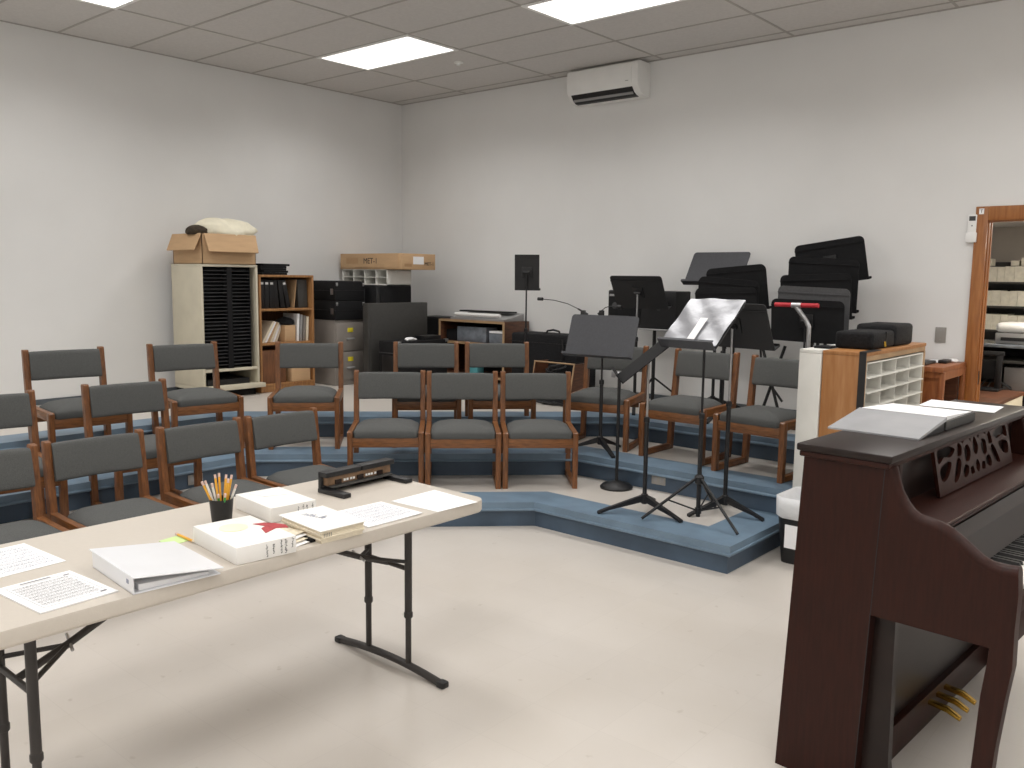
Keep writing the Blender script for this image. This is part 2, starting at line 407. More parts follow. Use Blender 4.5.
CH = [  # top-of-post midpoint, facing angle (deg the back-to-front axis, 0 = faces -y), tier, label
    (3.175, -5.60, 90, 0, 'front-row grey chair on the floor cut off by the left edge, beside the table'),
    (3.145, -5.037, 90, 0, 'front-row grey chair on the floor behind the plain sheets and music page'),
    (3.155, -4.438, 90, 0, 'front-row grey chair on the floor right behind the pencil cup'),
    (3.162, -3.885, 90, 0, 'front-row grey chair on the floor at the right end, behind the hole punch'),
    (2.335, -5.29, 86, 1, 'grey chair on the lowest riser cut off by the left edge'),
    (2.315, -4.472, 86, 1, 'grey chair on the lowest riser, between front row and wall-side back row, whole back showing'),
    (1.53, -4.518, 85, 2, 'grey chair in the back row farthest left, against the bare white wall'),
    (1.59, -3.677, 81, 2, 'grey chair in the back row in front of the beige slotted cabinet'),
    (2.103, -2.886, 48, 2, 'grey chair in the back row in front of the oak bookcase'),
    (2.954, -2.799, 45, 1, 'left chair of the three side by side facing out in the middle'),
    (3.358, -2.451, 45, 1, 'centre chair of the three side by side facing out in the middle'),
    (3.741, -2.066, 44, 1, 'right chair of the three side by side facing out in the middle'),
    (2.706, -2.196, 47, 2, 'grey chair behind the three, in front of the black trunk'),
    (3.075, -1.753, 47, 2, 'grey chair behind the three, in front of the walnut cart'),
    (3.885, -1.215, 16, 2, 'grey chair behind the wide black music stand with tripod feet'),
    (4.662, -1.17, 0, 2, 'grey chair behind the stand holding the silver folder'),
    (5.325, -1.265, -4, 2, 'grey chair beside the white end of the wooden shelf unit'),
]
ch0 = make_chair(); first = True
for (x, y, a, l, lab) in CH:
    rz = R(a); bd = (-math.sin(rz), math.cos(rz))      # backwards direction
    loc = (x - bd[0] * 0.25, y - bd[1] * 0.25, l * H)
    if first:
        ch0.location = loc; ch0.rotation_euler = (0, 0, rz); ch0['label'] = lab; ch0['group'] = 'upholstered choir chairs'; first = False
    else: dup(ch0, loc, rz, lab)

# ------------------------------------------------------------------ music stands
def stand(lab, x, y, z, rz, h, tilt, w=0.50, d=0.32, base='tripod', brz=0.0, upper='chrome', split=0.62, roll=0.0,
          face='desk_face', legr=0.29, rc=0.025, group='music stands', cz=None, poletop=0.0, name='music_stand', off=0.0):
    """h: height of desk centre above z; rz: direction the front faces (0 = -y); tilt: degrees back from upright"""
    t = thing(name, lab, 'music stand', (x, y, z), rz, group)
    dm = Matrix.Translation((off, 0, h)) @ Matrix.Rotation(R(-tilt), 4, 'X') @ Matrix.Rotation(R(roll), 4, 'Y')
    c = B(); c.m = dm
    pts = [(-w / 2, -d / 2), (w / 2, -d / 2)]
    for s, a0 in ((1, 0), (-1, 90)):
        for q in range(6):
            a = R(a0 + 18 * q); pts.append((s * (w / 2 - rc) + rc * math.cos(a), d / 2 - rc + rc * math.sin(a)))
    c.prism(pts, (-0.0025, 0.0025), 'y')
    c.box(-w / 2, w / 2, 0.0025, 0.008, d / 2 - 0.05, d / 2 - 0.042); 
    dk = c.build('desk', face, t)
    c = B(); c.m = dm
    c.box(-w / 2, w / 2, -0.058, 0.003, -d / 2 - 0.004, -d / 2 + 0.001); c.box(-w / 2, w / 2, -0.060, -0.056, -d / 2 - 0.002, -d / 2 + 0.014)
    c.build('ledge', face, dk)
    c = B(); c.m = dm
    c.box(-0.05, 0.05, 0.003, 0.012, -0.05, 0.05, bev=0.002); c.tube([(-0.03, 0.02, 0), (0.03, 0.02, 0)], 0.014, 10)
    c.build('bracket', 'black', t, True)
    zs = h * split; up_m = upper
    pt = dm @ Vector((-off, 0.022, -0.005))
    zb = 0.09 if base == 'tripod' else (0.03 if base in ('disc', 'spread') else 0.02)
    B().tube([(0, 0.02, zs - 0.08), (0, 0.02, h - 0.005)], 0.0075, 12).build('upper_pole', up_m, t, True)
    B().tube([(0, 0.02, zb), (0, 0.02, zs)], 0.0135, 14).build('lower_pole', 'black', t, True)
    B().lathe([(0.014, -0.03), (0.018, -0.028), (0.018, 0.0), (0.012, 0.006)], 14, (0, 0.02, zs)).build('collar', 'black', t, True)
    if base == 'tripod':
        for q in range(3):
            a = brz + q * 2 * PI / 3; dx, dy = math.cos(a), math.sin(a); px, py = -dy, dx
            c = B(); r1, r2 = 0.012, legr; w_ = 0.014
            P = lambda r, s, zz: (r * dx + s * px * w_, 0.02 + r * dy + s * py * w_, zz)
            lo = [(r1, 0.07), (r2 * 0.75, 0.025), (r2, 0.0)]; hi = [(r1, 0.112), (r2 * 0.75, 0.042), (r2, 0.016)]
            rows = [[c.v(P(r, s, zz)) for s, (r, zz) in ((-1, l), (1, l), (1, u), (-1, u))] for l, u in zip(lo, hi)]
            for a_, b_ in zip(rows, rows[1:]):
                for q2 in range(4): c.f([a_[q2], a_[(q2 + 1) % 4], b_[(q2 + 1) % 4], b_[q2]])
            c.f(rows[0]); c.f(rows[-1])
            c.build('leg', 'black', t)
        B().lathe([(0.016, 0.055), (0.022, 0.06), (0.022, 0.115), (0.016, 0.12)], 14, (0, 0.02, 0)).build('hub', 'black', t, True)
    elif base == 'spread':
        for q in range(3):
            a = brz + q * 2 * PI / 3; dx, dy = math.cos(a), math.sin(a)
            B().tube([(0.015 * dx, 0.02 + 0.015 * dy, 0.27), (legr * dx, 0.02 + legr * dy, 0.012)], 0.009, 10).build('leg', 'black', t, True)
            B().tube([(0.014 * dx, 0.02 + 0.014 * dy, 0.07), (legr * 0.55 * dx, 0.02 + legr * 0.55 * dy, 0.132)], 0.005, 8).build('brace', 'black', t, True)
        B().lathe([(0.018, 0.23), (0.028, 0.24), (0.03, 0.275), (0.018, 0.29)], 14, (0, 0.02, 0)).build('hub', 'black', t, True)
        B().lathe([(0.02, 0.05), (0.02, 0.085)], 12, (0, 0.02, 0)).build('hub', 'black', t, True)
    elif base == 'disc':
        B().lathe([(0.13, 0.0), (0.132, 0.012), (0.11, 0.03), (0.04, 0.042), (0.02, 0.05)], 32, (0, 0.02, 0)).build('base', 'black', t, True)
    return t

stand('black music stand desk barely showing at the left edge by the wall', 2.06, -5.36, 2 * H, R(60), 0.86, 20, base='tripod')
stand('small upright portrait music stand by the back wall above the black cover', 2.525, -0.72, 3 * H, R(208), 1.17, 3, w=0.235, d=0.33, base='disc', upper='black', split=0.55, face='black', rc=0.004)
stand('wide black music stand with two clip-on gooseneck lamps on its top edge', 4.115, -1.765, 2 * H, R(8), 0.868, 20, w=0.55, d=0.32, base='tripod', brz=R(80), upper='black', legr=0.25)
stand('music stand with chrome pole seen nearly edge-on, standing left of the silver folder', 4.93, -2.46, H, R(-52), 0.97, 50, w=0.46, d=0.40, base='tripod', brz=R(-78), upper='chrome', split=0.62, face='black_matte', legr=0.30)
st_silver = stand('black music stand holding the silver folder, on thin spread tripod legs', 5.295, -2.42, H, R(-4), 1.20, 50, w=0.37, d=0.42, base='spread', brz=R(-16), upper='black', split=0.55, legr=0.34)
stand('black music stand with chrome pole, seen from behind right of the silver folder', 5.335, -2.105, H, R(172), 1.18, 24, w=0.50, d=0.30, base='tripod', brz=R(-172), upper='chrome', split=0.6, face='desk_back', legr=0.26, off=-0.0)
stand('black music stand with chrome pole, seen from behind in front of the mixer amplifier', 3.76, -0.72, 3 * H, R(182), 1.01, 28, w=0.50, d=0.31, base='tripod', upper='chrome', split=0.62, face='desk_back')
stand('tilted grey-faced music stand highest against the back wall', 4.22, -0.225, 3 * H, R(0), 1.22, 33, w=0.53, d=0.33, base='tripod', brz=R(30), upper='black', face='desk_face')
GN = 'nested stands behind the silver folder'
for (x, y, zt, dd, rl, lab) in ((4.50, -0.40, 1.735, 0.36, 5, 'rearmost black desk of the three nested music stands behind the silver folder'),
                            (4.50, -0.56, 1.635, 0.34, -4, 'middle black desk of the three nested music stands behind the silver folder'),
                            (4.56, -0.70, 1.565, 0.33, 2, 'foremost black desk of the three nested music stands behind the silver folder')):
    stand(lab, x, y, 3 * H, R(180), zt - dd / 2 - 3 * H, 6, w=0.53, d=dd, base='tripod', brz=R(90), upper='black', face='black_matte', roll=rl, group=GN, rc=0.05, legr=0.22)
GC = 'music stands on the storage cart'
for (x, y, zt, dd, rl, fc, lab) in ((5.215, -0.28, 1.935, 0.33, -8, 'black_matte', 'topmost and rearmost music stand desk on the storage cart'),
                            (5.20, -0.39, 1.80, 0.40, 3, 'black_matte', 'second highest music stand desk on the storage cart'),
                            (5.20, -0.51, 1.675, 0.34, -2, 'black_matte', 'music stand desk third from the top on the storage cart'),
                            (5.24, -0.65, 1.578, 0.33, 2, 'desk_gray', 'grey-backed music stand desk on the storage cart'),
                            (5.26, -0.80, 1.487, 0.31, 1, 'black_matte', 'foremost music stand desk, right behind the red cart handle')):
    stand(lab, x, y, 3 * H + 0.12, R(180), zt - dd / 2 - 3 * H - 0.12, 7, w=0.545, d=dd, base='plain', upper='black', face=fc, roll=-rl, group=GC, rc=0.04)
# storage cart
t = thing('stand_cart', 'metal storage cart with red grip handle carrying nested music stands', 'cart', (5.28, -0.6, 3 * H))
c = B(); c.box(-0.16, -0.12, -0.42, 0.40, 0.08, 0.12, 0.004); c.box(0.12, 0.16, -0.42, 0.40, 0.08, 0.12, 0.004); c.box(-0.16, 0.16, -0.42, -0.38, 0.08, 0.12, 0.004); c.box(-0.16, 0.16, 0.36, 0.40, 0.08, 0.12, 0.004)
c.box(-0.12, 0.12, -0.2, -0.17, 0.08, 0.115); c.box(-0.12, 0.12, 0.1, 0.13, 0.08, 0.115)
c.build('base_frame', 'black', t, True, angle=30)
B().tube([(0.08, -0.40, 0.12), (0.08, -0.40, 0.80), (0.06, -0.40, 0.84), (-0.02, -0.41, 0.945)], 0.017, 12).build('upright', 'chrome', t, True)
B().tube([(-0.05, -0.41, 0.952), (0.02, -0.41, 0.952)], 0.019, 12).build('handle_bracket', 'chrome', t, True)
for a, b_ in ((-0.175, -0.05), (0.02, 0.145)): B().tube([(a, -0.41, 0.952), (b_, -0.41, 0.952)], 0.016, 12).build('grip', 'red', t, True)
for sx in (-0.14, 0.14):
    for sy in (-0.36, 0.34): B().tube([(sx - 0.012, sy, 0.04), (sx + 0.012, sy, 0.04)], 0.04, 16).build('caster', 'black', t, True)
# round-based mic stand
t = thing('microphone_stand', 'short straight stand on a round black base, on the lowest riser', 'stand', (4.46, -2.035, H))
B().lathe([(0.112, 0.0), (0.115, 0.012), (0.10, 0.028), (0.04, 0.045), (0.022, 0.055)], 36).build('base', 'black', t, True)
B().tube([(0, 0, 0.05), (0, 0, 0.80)], 0.0115, 14).build('pole', 'black', t, True)
c = B(); c.tube([(-0.03, 0, 0.80), (0.04, 0, 0.81)], 0.016, 12); c.box(-0.065, -0.035, -0.004, 0.004, 0.775, 0.83, 0.003); c.build('clutch', 'chrome', t, True)
# folded X stand among the poles
t = thing('folding_stand', 'folded black metal stand legs between the two right-hand chairs', 'stand', (4.86, -0.55, 3 * H))
for a in ((-0.05, 0.14, 0.0, 0.62), (0.14, -0.06, 0.0, 0.60)):
    B().tube([(a[0], 0, 0.012), (a[1], 0.0 if a[0] < 0 else 0.03, a[3])], 0.012, 10).build('leg', 'black', t, True)
B().tube([(-0.08, 0.015, 0.40), (0.0, 0.015, 0.46), (0.16, 0.015, 0.40)], 0.011, 10).build('brace', 'black', t, True)
B().tube([(-0.08, 0.03, 0.62), (-0.05, 0.02, 0.40), (0.03, 0.02, 0.30), (0.13, 0.02, 0.18)], 0.009, 10).build('brace', 'black', t, True)
# gooseneck lamps clipped on the wide stand
def neck(lab, x, y, z, pts, head):
    t = thing('gooseneck_lamp', lab, 'lamp', (x, y, z), 0, 'clip-on gooseneck lamps')
    B().box(-0.018, 0.018, -0.012, 0.012, -0.02, 0.03, bev=0.004).build('clip', 'black', t, True)
    B().tube(pts[:2], 0.010, 10, 0.006).build('socket', 'black', t, True)
    B().tube(pts[1:], 0.0032, 8).build('neck', 'black', t, True)
    B().tube(head, 0.013, 12).build('head', 'black', t, True)
neck('gooseneck lamp clipped to the wide stand, neck reaching far left', 3.90, -1.705, 1.352, [(0.04, 0, 0.0), (-0.05, 0, 0.04), (-0.14, -0.01, 0.075), (-0.26, -0.02, 0.098), (-0.38, -0.03, 0.105)], [(-0.37, -0.03, 0.105), (-0.415, -0.03, 0.105)])
neck('gooseneck lamp clipped to the wide stand, neck curling right', 4.055, -1.685, 1.356, [(-0.03, 0, 0.0), (0.0, 0.005, 0.03), (0.025, 0.01, 0.052), (0.06, 0.02, 0.062), (0.11, 0.04, 0.06)], [(0.11, 0.04, 0.06), (0.14, 0.045, 0.057)])
# silver folder on its stand (lies on the tilted desk)
hm = Matrix.Translation(st_silver.location) @ Matrix.Rotation(R(-4), 4, 'Z') @ Matrix.Translation((0, 0, 1.20)) @ Matrix.Rotation(R(-50), 4, 'X')
c = B(); c.m = Matrix.Translation((0, 0, 0))
def sil(u, v):
    return ((u - 0.5) * 0.375, -0.018 - 0.006 * math.sin(u * 9 + v * 4) * math.sin(v * 7 + u * 3), (v - 0.5) * 0.40)
gr = c.grid(sil, 24, 20)
c2 = B(); c2.box(-0.187, 0.187, -0.0075, -0.003, -0.2, 0.2, 0.001)
t = tag(bpy.data.objects.new('folder', None), 'crinkled silver plastic folder open on the music stand', 'folder'); COL.objects.link(t)
t.matrix_world = hm
c.build('cover', 'silver', t, True, angle=180); c2.build('backing', 'black', t)
c = B(); c.box(-0.02, 0.03, -0.0275, -0.0265, -0.19, 0.02, 0.0003); c.build('white_label', 'paper', t)

# ------------------------------------------------------------------ amplifier on pole
t = thing('mixer_amplifier', 'wide black mixer amplifier raised on a pole by the back wall', 'amplifier', (3.62, -0.33, 3 * H))
B().box(-0.35, 0.35, -0.13, 0.13, 0.69, 1.02, bev=0.012).build('cabinet', 'black', t, True, angle=30)
bx('front_panel', 'black_matte', t, -0.335, 0.0, -0.136, -0.128, 0.71, 1.0)
B().box(-0.33, -0.26, -0.139, -0.135, 0.965, 0.985, bev=0.001).build('badge', 'grey_plastic', t, True)
for zz in (0.74, 0.765, 0.79): bx('trim_line', 'slot', t, -0.34, -0.12, -0.139, -0.135, zz, zz + 0.004, bev=0)
B().at((-0.27, -0.134, 0.88), rx=R(90)).lathe([(0.03, 0), (0.03, 0.004), (0.024, 0.006)], 24).build('dial', 'slot', t, True)
B().at((0.18, -0.128, 0.87), rx=R(90)).lathe([(0.02, 0), (0.02, 0.004), (0.012, 0.006)], 20).build('jack', 'slot', t, True)
bx('lower_trim', 'grey_plastic', t, -0.35, 0.35, -0.132, 0.13, 0.675, 0.69)
B().tube([(0.07, 0, 0.0), (0.07, 0, 0.68)], 0.016, 14).build('pole', 'black', t, True)
for q in range(3):
    a = 2 * PI * q / 3 + 0.5
    B().tube([(0.07, 0, 0.25), (0.07 + 0.32 * math.cos(a), 0.32 * math.sin(a), 0.012)], 0.009, 10).build('leg', 'black', t, True)

# ------------------------------------------------------------------ left wall furniture
Z3 = 3 * H
# folio cabinet: x .03-.68, y -2.99..-2.41, z .5-1.705
t = thing('folio_cabinet', 'tall beige cabinet with two columns of black folder slots', 'cabinet', (0.0, -2.70, Z3))
x0, x1, y0, y1, top = 0.17, 0.68, -0.29, 0.285, 1.205
bx('side_panel', 'beige', t, x0, x1, y0, y0 + 0.022, 0.10, top - 0.022)
bx('side_panel', 'beige', t, x0, x1, y1 - 0.022, y1, 0.10, top - 0.022)
bx('top_panel', 'beige', t, x0, x1, y0, y1, top - 0.022, top)
bx('back_panel', 'black_matte', t, x0, x0 + 0.015, y0 + 0.022, y1 - 0.022, 0.1, top - 0.022, bev=0)
bx('base_board', 'beige', t, x0, x1 + 0.05, y0, y1 + 0.03, 0.07, 0.11)
bx('plinth', 'black_matte', t, x0, x1 - 0.03, y0 + 0.02, y1 - 0.03, 0.0, 0.07, bev=0)
bx('bottom_shelf', 'beige', t, x0, x1, y0 + 0.022, y1 - 0.022, 0.238, 0.262)
bx('divider', 'black_matte', t, x0, x1 - 0.012, -0.025, 0.025, 0.262, top - 0.022)
c = B()
for k in range(27):
    zz = 0.295 + k * 0.0327
    c.box(x0 + 0.02, x1 - 0.02, y0 + 0.022, -0.025, zz, zz + 0.005); c.box(x0 + 0.02, x1 - 0.02, 0.025, y1 - 0.022 - 0.05, zz, zz + 0.005)
o = c.build('slot_shelf', 'slot', t)
bx('inner_panel', 'black_matte', t, x0 + 0.02, x1 - 0.02, y1 - 0.075, y1 - 0.07, 0.262, top - 0.022, bev=0)
c = B()
for k in range(27):
    zz = 0.300 + k * 0.0327
    for a, b_ in ((y0 + 0.03, -0.035), (0.035, y1 - 0.085)):
        if random.random() < 0.85: c.box(x0 + 0.05, x1 - 0.05 - random.random() * 0.03, a, b_, zz + 0.001, zz + 0.018)
o = c.build('folders', 'black_matte', t); o['kind'] = 'stuff'
o = bx('folder_pile', 'black', None, 0.24, 0.64, -2.93, -2.50, Z3 + 0.1105, Z3 + 0.16); tag(o, 'black folders lying in the bottom bay of the beige cabinet', 'folder')
# open cardboard box with flaps on the cabinet
t = thing('cardboard_box', 'open tan cardboard box with drooping flaps on the beige slotted cabinet', 'box', (0.43, -2.70, Z3 + 1.2055))
c = B(); hx, hy, hz = 0.25, 0.27, 0.265; th = 0.006
c.box(-hx, hx, -hy, -hy + th, 0, hz); c.box(-hx, hx, hy - th, hy, 0, hz); c.box(-hx, -hx + th, -hy, hy, 0, hz); c.box(hx - th, hx, -hy, hy, 0, hz); c.box(-hx, hx, -hy, hy, 0, th)
c.build('box_body', 'card', t)
def flap(p0, p1, out, drop, length):
    c = B(); o = Vector(out)
    a = Vector(p0); b_ = Vector(p1)
    q = o * (length * math.cos(drop)) + Vector((0, 0, -length * math.sin(drop))); nn = Vector((0, 0, 0.004)) + o * 0.004
    e = (b_ - a).normalized() * 0.012
    vs = [c.v(p) for p in (a, b_, b_ + q - e, a + q + e)] + [c.v(p + nn) for p in (a, b_, b_ + q - e, a + q + e)]
    for f in ((0, 1, 2, 3), (7, 6, 5, 4), (0, 4, 5, 1), (1, 5, 6, 2), (2, 6, 7, 3), (3, 7, 4, 0)): c.f([vs[i] for i in f])
    return c.build('flap', 'card', t)
flap((hx, -hy + 0.02, hz), (hx, hy, hz), (1, 0, 0), R(68), 0.17)
flap((-hx, -hy, hz), (hx, -hy, hz), (0, -1, 0), R(66), 0.16)
flap((-hx, hy, hz), (hx, hy, hz), (0, 1, 0), R(80), 0.16)
bx('contents', 'card2', t, -hx + th, hx - th, -hy + th, hy - th, 0.15, 0.225, bev=0)
# bundle of cream cloth
def blob(name, m, cx, cy, cz, sx, sy, sz, seed, amp=0.12, flat=0.35, parent=None):
    c = B(); rnd = random.Random(seed); ph = [rnd.random() * 6 for _ in range(8)]
    NU, NV = 28, 16; rows = []
    for j in range(NV + 1):
        th_ = PI * j / NV; row = []
        for i in range(NU):
            a = 2 * PI * i / NU
            k = 1 + amp * (math.sin(3 * a + ph[0]) * math.sin(2 * th_ + ph[1]) + 0.6 * math.sin(7 * a + ph[2] + 3 * th_) * math.sin(th_) + 0.35 * math.sin(11 * th_ + ph[3] + 2 * a) * math.sin(th_))
            X = math.sin(th_) * math.cos(a) * k; Y = math.sin(th_) * math.sin(a) * k; Zz = math.cos(th_) * k
            row.append(c.v((cx + X * sx, cy + Y * sy, max(cz + Zz * sz, cz - sz * flat))))
        rows.append(row)
    for a_, b_ in zip(rows, rows[1:]):
        for i in range(NU): c.f([a_[i], a_[(i + 1) % NU], b_[(i + 1) % NU], b_[i]])
    bmesh.ops.remove_doubles(c.bm, verts=c.bm.verts, dist=1e-5)
    return c.build(name, m, parent, True, angle=180)
zt = Z3 + 1.205 + 0.268
o = blob('cloth_bundle', 'cloth', 0.44, -2.63, zt + 0.02, 0.23, 0.31, 0.13, 3, 0.13, 0.4); tag(o, 'crumpled cream cloth bundle lying on top of the open cardboard box', 'cloth')
o = blob('cap', 'dark_cloth', 0.53, -2.93, zt + 0.02, 0.10, 0.095, 0.055, 5, 0.06, 0.5); tag(o, 'dark brown rolled cloth beside the cream bundle on the box', 'cloth')

# oak bookcase
t = thing('bookcase', 'oak bookcase with black binders between beige cabinet and filing cabinets', 'bookcase', (0.0, -2.075, Z3))
y0, y1, x0, x1 = -0.315, 0.305, 0.25, 0.66
for a in (y0, y1 - 0.022): bx('side_panel', 'shelfwood', t, x0, x1, a, a + 0.022, 0, 1.105)
bx('top_panel', 'shelfwood', t, x0, x1, y0, y1, 1.095, 1.117)
bx('back_panel', 'shelfdark', t, x0, x0 + 0.012, y0, y1, 0, 1.1, bev=0)
for zz in (0.06, 0.45, 0.775): bx('shelf', 'shelfwood', t, x0, x1 - 0.005, y0 + 0.022, y1 - 0.022, zz, zz + 0.022)
bx('kick_board', 'shelfwood', t, x1 - 0.03, x1 - 0.01, y0 + 0.022, y1 - 0.022, 0, 0.06)
# binders on upper shelf
zs = Z3 + 0.798
def binder_black(x, y, wd, ht, dp, lean, lab, spot=True):
    tt = thing('binder', lab, 'binder', (x, y, zs), 0, 'black binders on the oak bookcase')
    c = B().at(rx=lean); c.box(-dp, 0, 0, wd, 0, ht, 0.003); c.build('cover', 'black', tt, True, angle=30)
    if spot: c = B().at(rx=lean); c.box(0.0, 0.0015, wd * 0.18, wd * 0.82, ht * 0.84, ht * 0.92); c.build('spine_label', 'paper', tt)
ords = ['leftmost', 'second from left', 'third from left', 'fourth from left', 'fifth from left', 'leaning rightmost']
yy = -2.345
for i, (wd, lean, sp) in enumerate(((0.05, 0, True), (0.05, 0, True), (0.05, 0, True), (0.05, R(4), False), (0.045, R(7), False), (0.045, R(12), True))):
    binder_black(0.60, yy, wd, 0.27, 0.27, lean, 'black binder %s on the upper shelf of the oak bookcase' % ords[i], sp); yy += wd + (0.004 if i < 3 else 0.022)
o = B().at((0.60, -1.965, zs), rx=R(-7)).box(-0.26, 0, 0, 0.006, 0, 0.278).build('file_folder', 'card'); tag(o, 'tan file folder leaning against the binders on the bookcase', 'folder')
o = B().at((0.60, -1.91, zs), rx=R(2)).box(-0.26, 0, 0, 0.11, 0, 0.275, 0.003).build('binder', 'charcoal', None, True); tag(o, 'wide charcoal binder at the right end of the bookcase upper shelf', 'binder')
# black folders on top
for k in range(5):
    zz = Z3 + 1.1175 + k * 0.021
    o = B().at((0.45, -2.20 + 0.01 * math.sin(k * 2.0), zz), rz=R(3 * math.sin(k * 1.7) + 4)).box(-0.17, 0.18, -0.155, 0.14 + 0.02 * (k == 4), 0, 0.0205, 0.002).build('choir_folder', 'black_matte', None, True)
    tag(o, 'black choir folder in the pile on the oak bookcase, %s' % ['lowest', 'second from bottom', 'middle one', 'second from top', 'topmost'][k], 'folder', 'pile of black folders on the bookcase')
# papers on the middle shelf
zs2 = Z3 + 0.472
for k in range(6):
    o = B().at((0.60 - 0.01 * k, -2.33 + 0.036 * k, zs2 + 0.002), rx=R(-32 + 2 * k)).box(-0.24, 0, 0, 0.02, 0, 0.24 - 0.01 * k).build('sheet_music', ('cream', 'paper', 'card', 'cream', 'paper', 'cream')[k])
    tag(o, 'cream sheaf of sheet music slumped on the middle shelf of the bookcase', 'sheet music', 'slumped sheet music on the bookcase')
o = bx('small_box', 'card', None, 0.42, 0.62, -2.085, -1.965, zs2 + 0.0005, zs2 + 0.16); tag(o, 'small tan box under a black bag on the bookcase middle shelf', 'box')
o = blob('pouch', 'mesh_bag', 0.53, -2.03, zs2 + 0.16 + 0.025, 0.09, 0.09, 0.05, 9, 0.1, 0.45); tag(o, 'small black pouch on the tan box in the bookcase', 'pouch')
for k, m_ in enumerate(('paper', 'grey_plastic', 'file', 'cream')):
    o = B().at((0.61, -1.945 + 0.037 * k, zs2), rx=R(-3)).box(-0.24, 0, 0, 0.026, 0, 0.27 - 0.01 * k, 0.002).build('book', m_, None, True)
    tag(o, '%s upright book at the right of the bookcase middle shelf' % ('white', 'light grey', 'dark grey', 'cream')[k], 'book', 'upright books on the bookcase middle shelf')
o = bx('brown_box', 'card', None, 0.33, 0.65, -2.04, -1.82, Z3 + 0.0825, Z3 + 0.37); tag(o, 'brown carton standing in the bottom of the oak bookcase', 'box')
o = bx('cardboard_sheet', 'shelfdark', None, 0.33, 0.64, -2.36, -2.10, Z3 + 0.0825, Z3 + 0.40); tag(o, 'dark brown carton at the left of the bookcase bottom shelf', 'box')

# filing cabinets (two side by side, fronts facing +x)
def filecab(y, lab):
    t = thing('filing_cabinet', lab, 'filing cabinet', (0.0, y, Z3), 0, 'grey filing cabinets')
    B().box(0.12, 0.70, -0.185, 0.185, 0.0, 0.668, bev=0.006).build('body', 'file', t, True, angle=30)
    for k in range(2):
        z0 = 0.055 + k * 0.298
        d = B().box(0.70, 0.716, -0.176, 0.176, z0, z0 + 0.288, bev=0.004).build('drawer', 'file', t, True, angle=30)
        B().box(0.716, 0.735, -0.05, 0.05, z0 + 0.115, z0 + 0.133, bev=0.003).build('handle', 'grey_plastic', d, True)
        B().box(0.716, 0.7185, -0.035, 0.035, z0 + 0.19, z0 + 0.235, bev=0.001).build('label_card', 'yel_card', d, True)
filecab(-1.365, 'grey filing cabinet with yellow label cards beside the oak bookcase')
# black cases on the filing cabinet: two stacked, facing +x
for k, lab in enumerate(('lower of the two black equipment cases on the filing cabinet', 'upper of the two black equipment cases on the filing cabinet')):
    t = thing('equipment_case', lab, 'case', (0.39, -1.365, Z3 + 0.6685 + k * 0.1975), 0, 'black cases on the filing cabinet')
    B().box(-0.33, 0.33, -0.19, 0.19, 0, 0.197, bev=0.010).build('shell', 'black_matte', t, True, angle=30)
    B().box(-0.333, 0.333, -0.193, 0.193, 0.098, 0.103).build('seam', 'black', t)
    for s in (-1, 1):
        bx('latch', 'chrome', t, 0.331, 0.336, s * 0.17 - 0.012, s * 0.17 + 0.012, 0.145, 0.18)
        bx('latch', 'chrome', t, 0.16 * s - 0.02 + 0.12, 0.16 * s + 0.02 + 0.12, -0.1965, -0.1905, 0.06, 0.12)
    lettering('|| ||', 0.05, 'grey_plastic', t, 'stencil', (0.12, -0.2012, 0.09), (R(90), R(90), 0)) if k < 0 else None
# tall black cabinet in the corner supporting the literature sorter
t = thing('equipment_cabinet', 'tall black cabinet in the corner carrying the white pigeonhole sorter', 'cabinet', (0.42, -0.84, Z3))
B().box(-0.36, 0.38, -0.25, 0.24, 0.0, 1.022, bev=0.006).build('body', 'black', t, True, angle=30)
bx('door', 'black_matte', t, 0.38, 0.388, -0.20, 0.235, 0.05, 1.01)
bx('side_vent', 'slot', t, -0.30, 0.2, -0.2545, -0.249, 0.80, 0.98, bev=0.001)
# literature sorter
def sorter(t, W, D, Hh, cols, rows, m, th=0.010, lip=False):
    """open front facing -y, origin at bottom centre"""
    bx('back_panel', m, t, -W / 2, W / 2, D / 2 - 0.006, D / 2, 0, Hh, bev=0)
    for s in (-1, 1): bx('side_panel', m, t, s * W / 2 - (th if s > 0 else 0), s * W / 2 + (th if s < 0 else 0), -D / 2, D / 2 - 0.006, 0, Hh, bev=0.001)
    bx('top_panel', m, t, -W / 2, W / 2, -D / 2, D / 2, Hh - th, Hh, bev=0.001); bx('bottom_panel', m, t, -W / 2, W / 2, -D / 2, D / 2, 0, th, bev=0.001)
    for k in range(1, cols): bx('divider', m, t, -W / 2 + W * k / cols - th / 2, -W / 2 + W * k / cols + th / 2, -D / 2 + 0.004, D / 2 - 0.006, th, Hh - th, bev=0)
    for r in range(1, rows):
        for k in range(cols):
            a = -W / 2 + W * k / cols; b_ = a + W / cols
            bx('shelf', m, t, a + th / 2, b_ - th / 2, -D / 2 - (0.012 if lip else -0.004), D / 2 - 0.006, Hh * r / rows - 0.003, Hh * r / rows + 0.003, bev=0)
t = thing('literature_sorter', 'white pigeonhole sorter under the long cardboard box in the corner', 'sorter', (0.45, -0.785, Z3 + 1.0225))
sorter(t, 0.74, 0.34, 0.165, 4, 2, 'sorter')
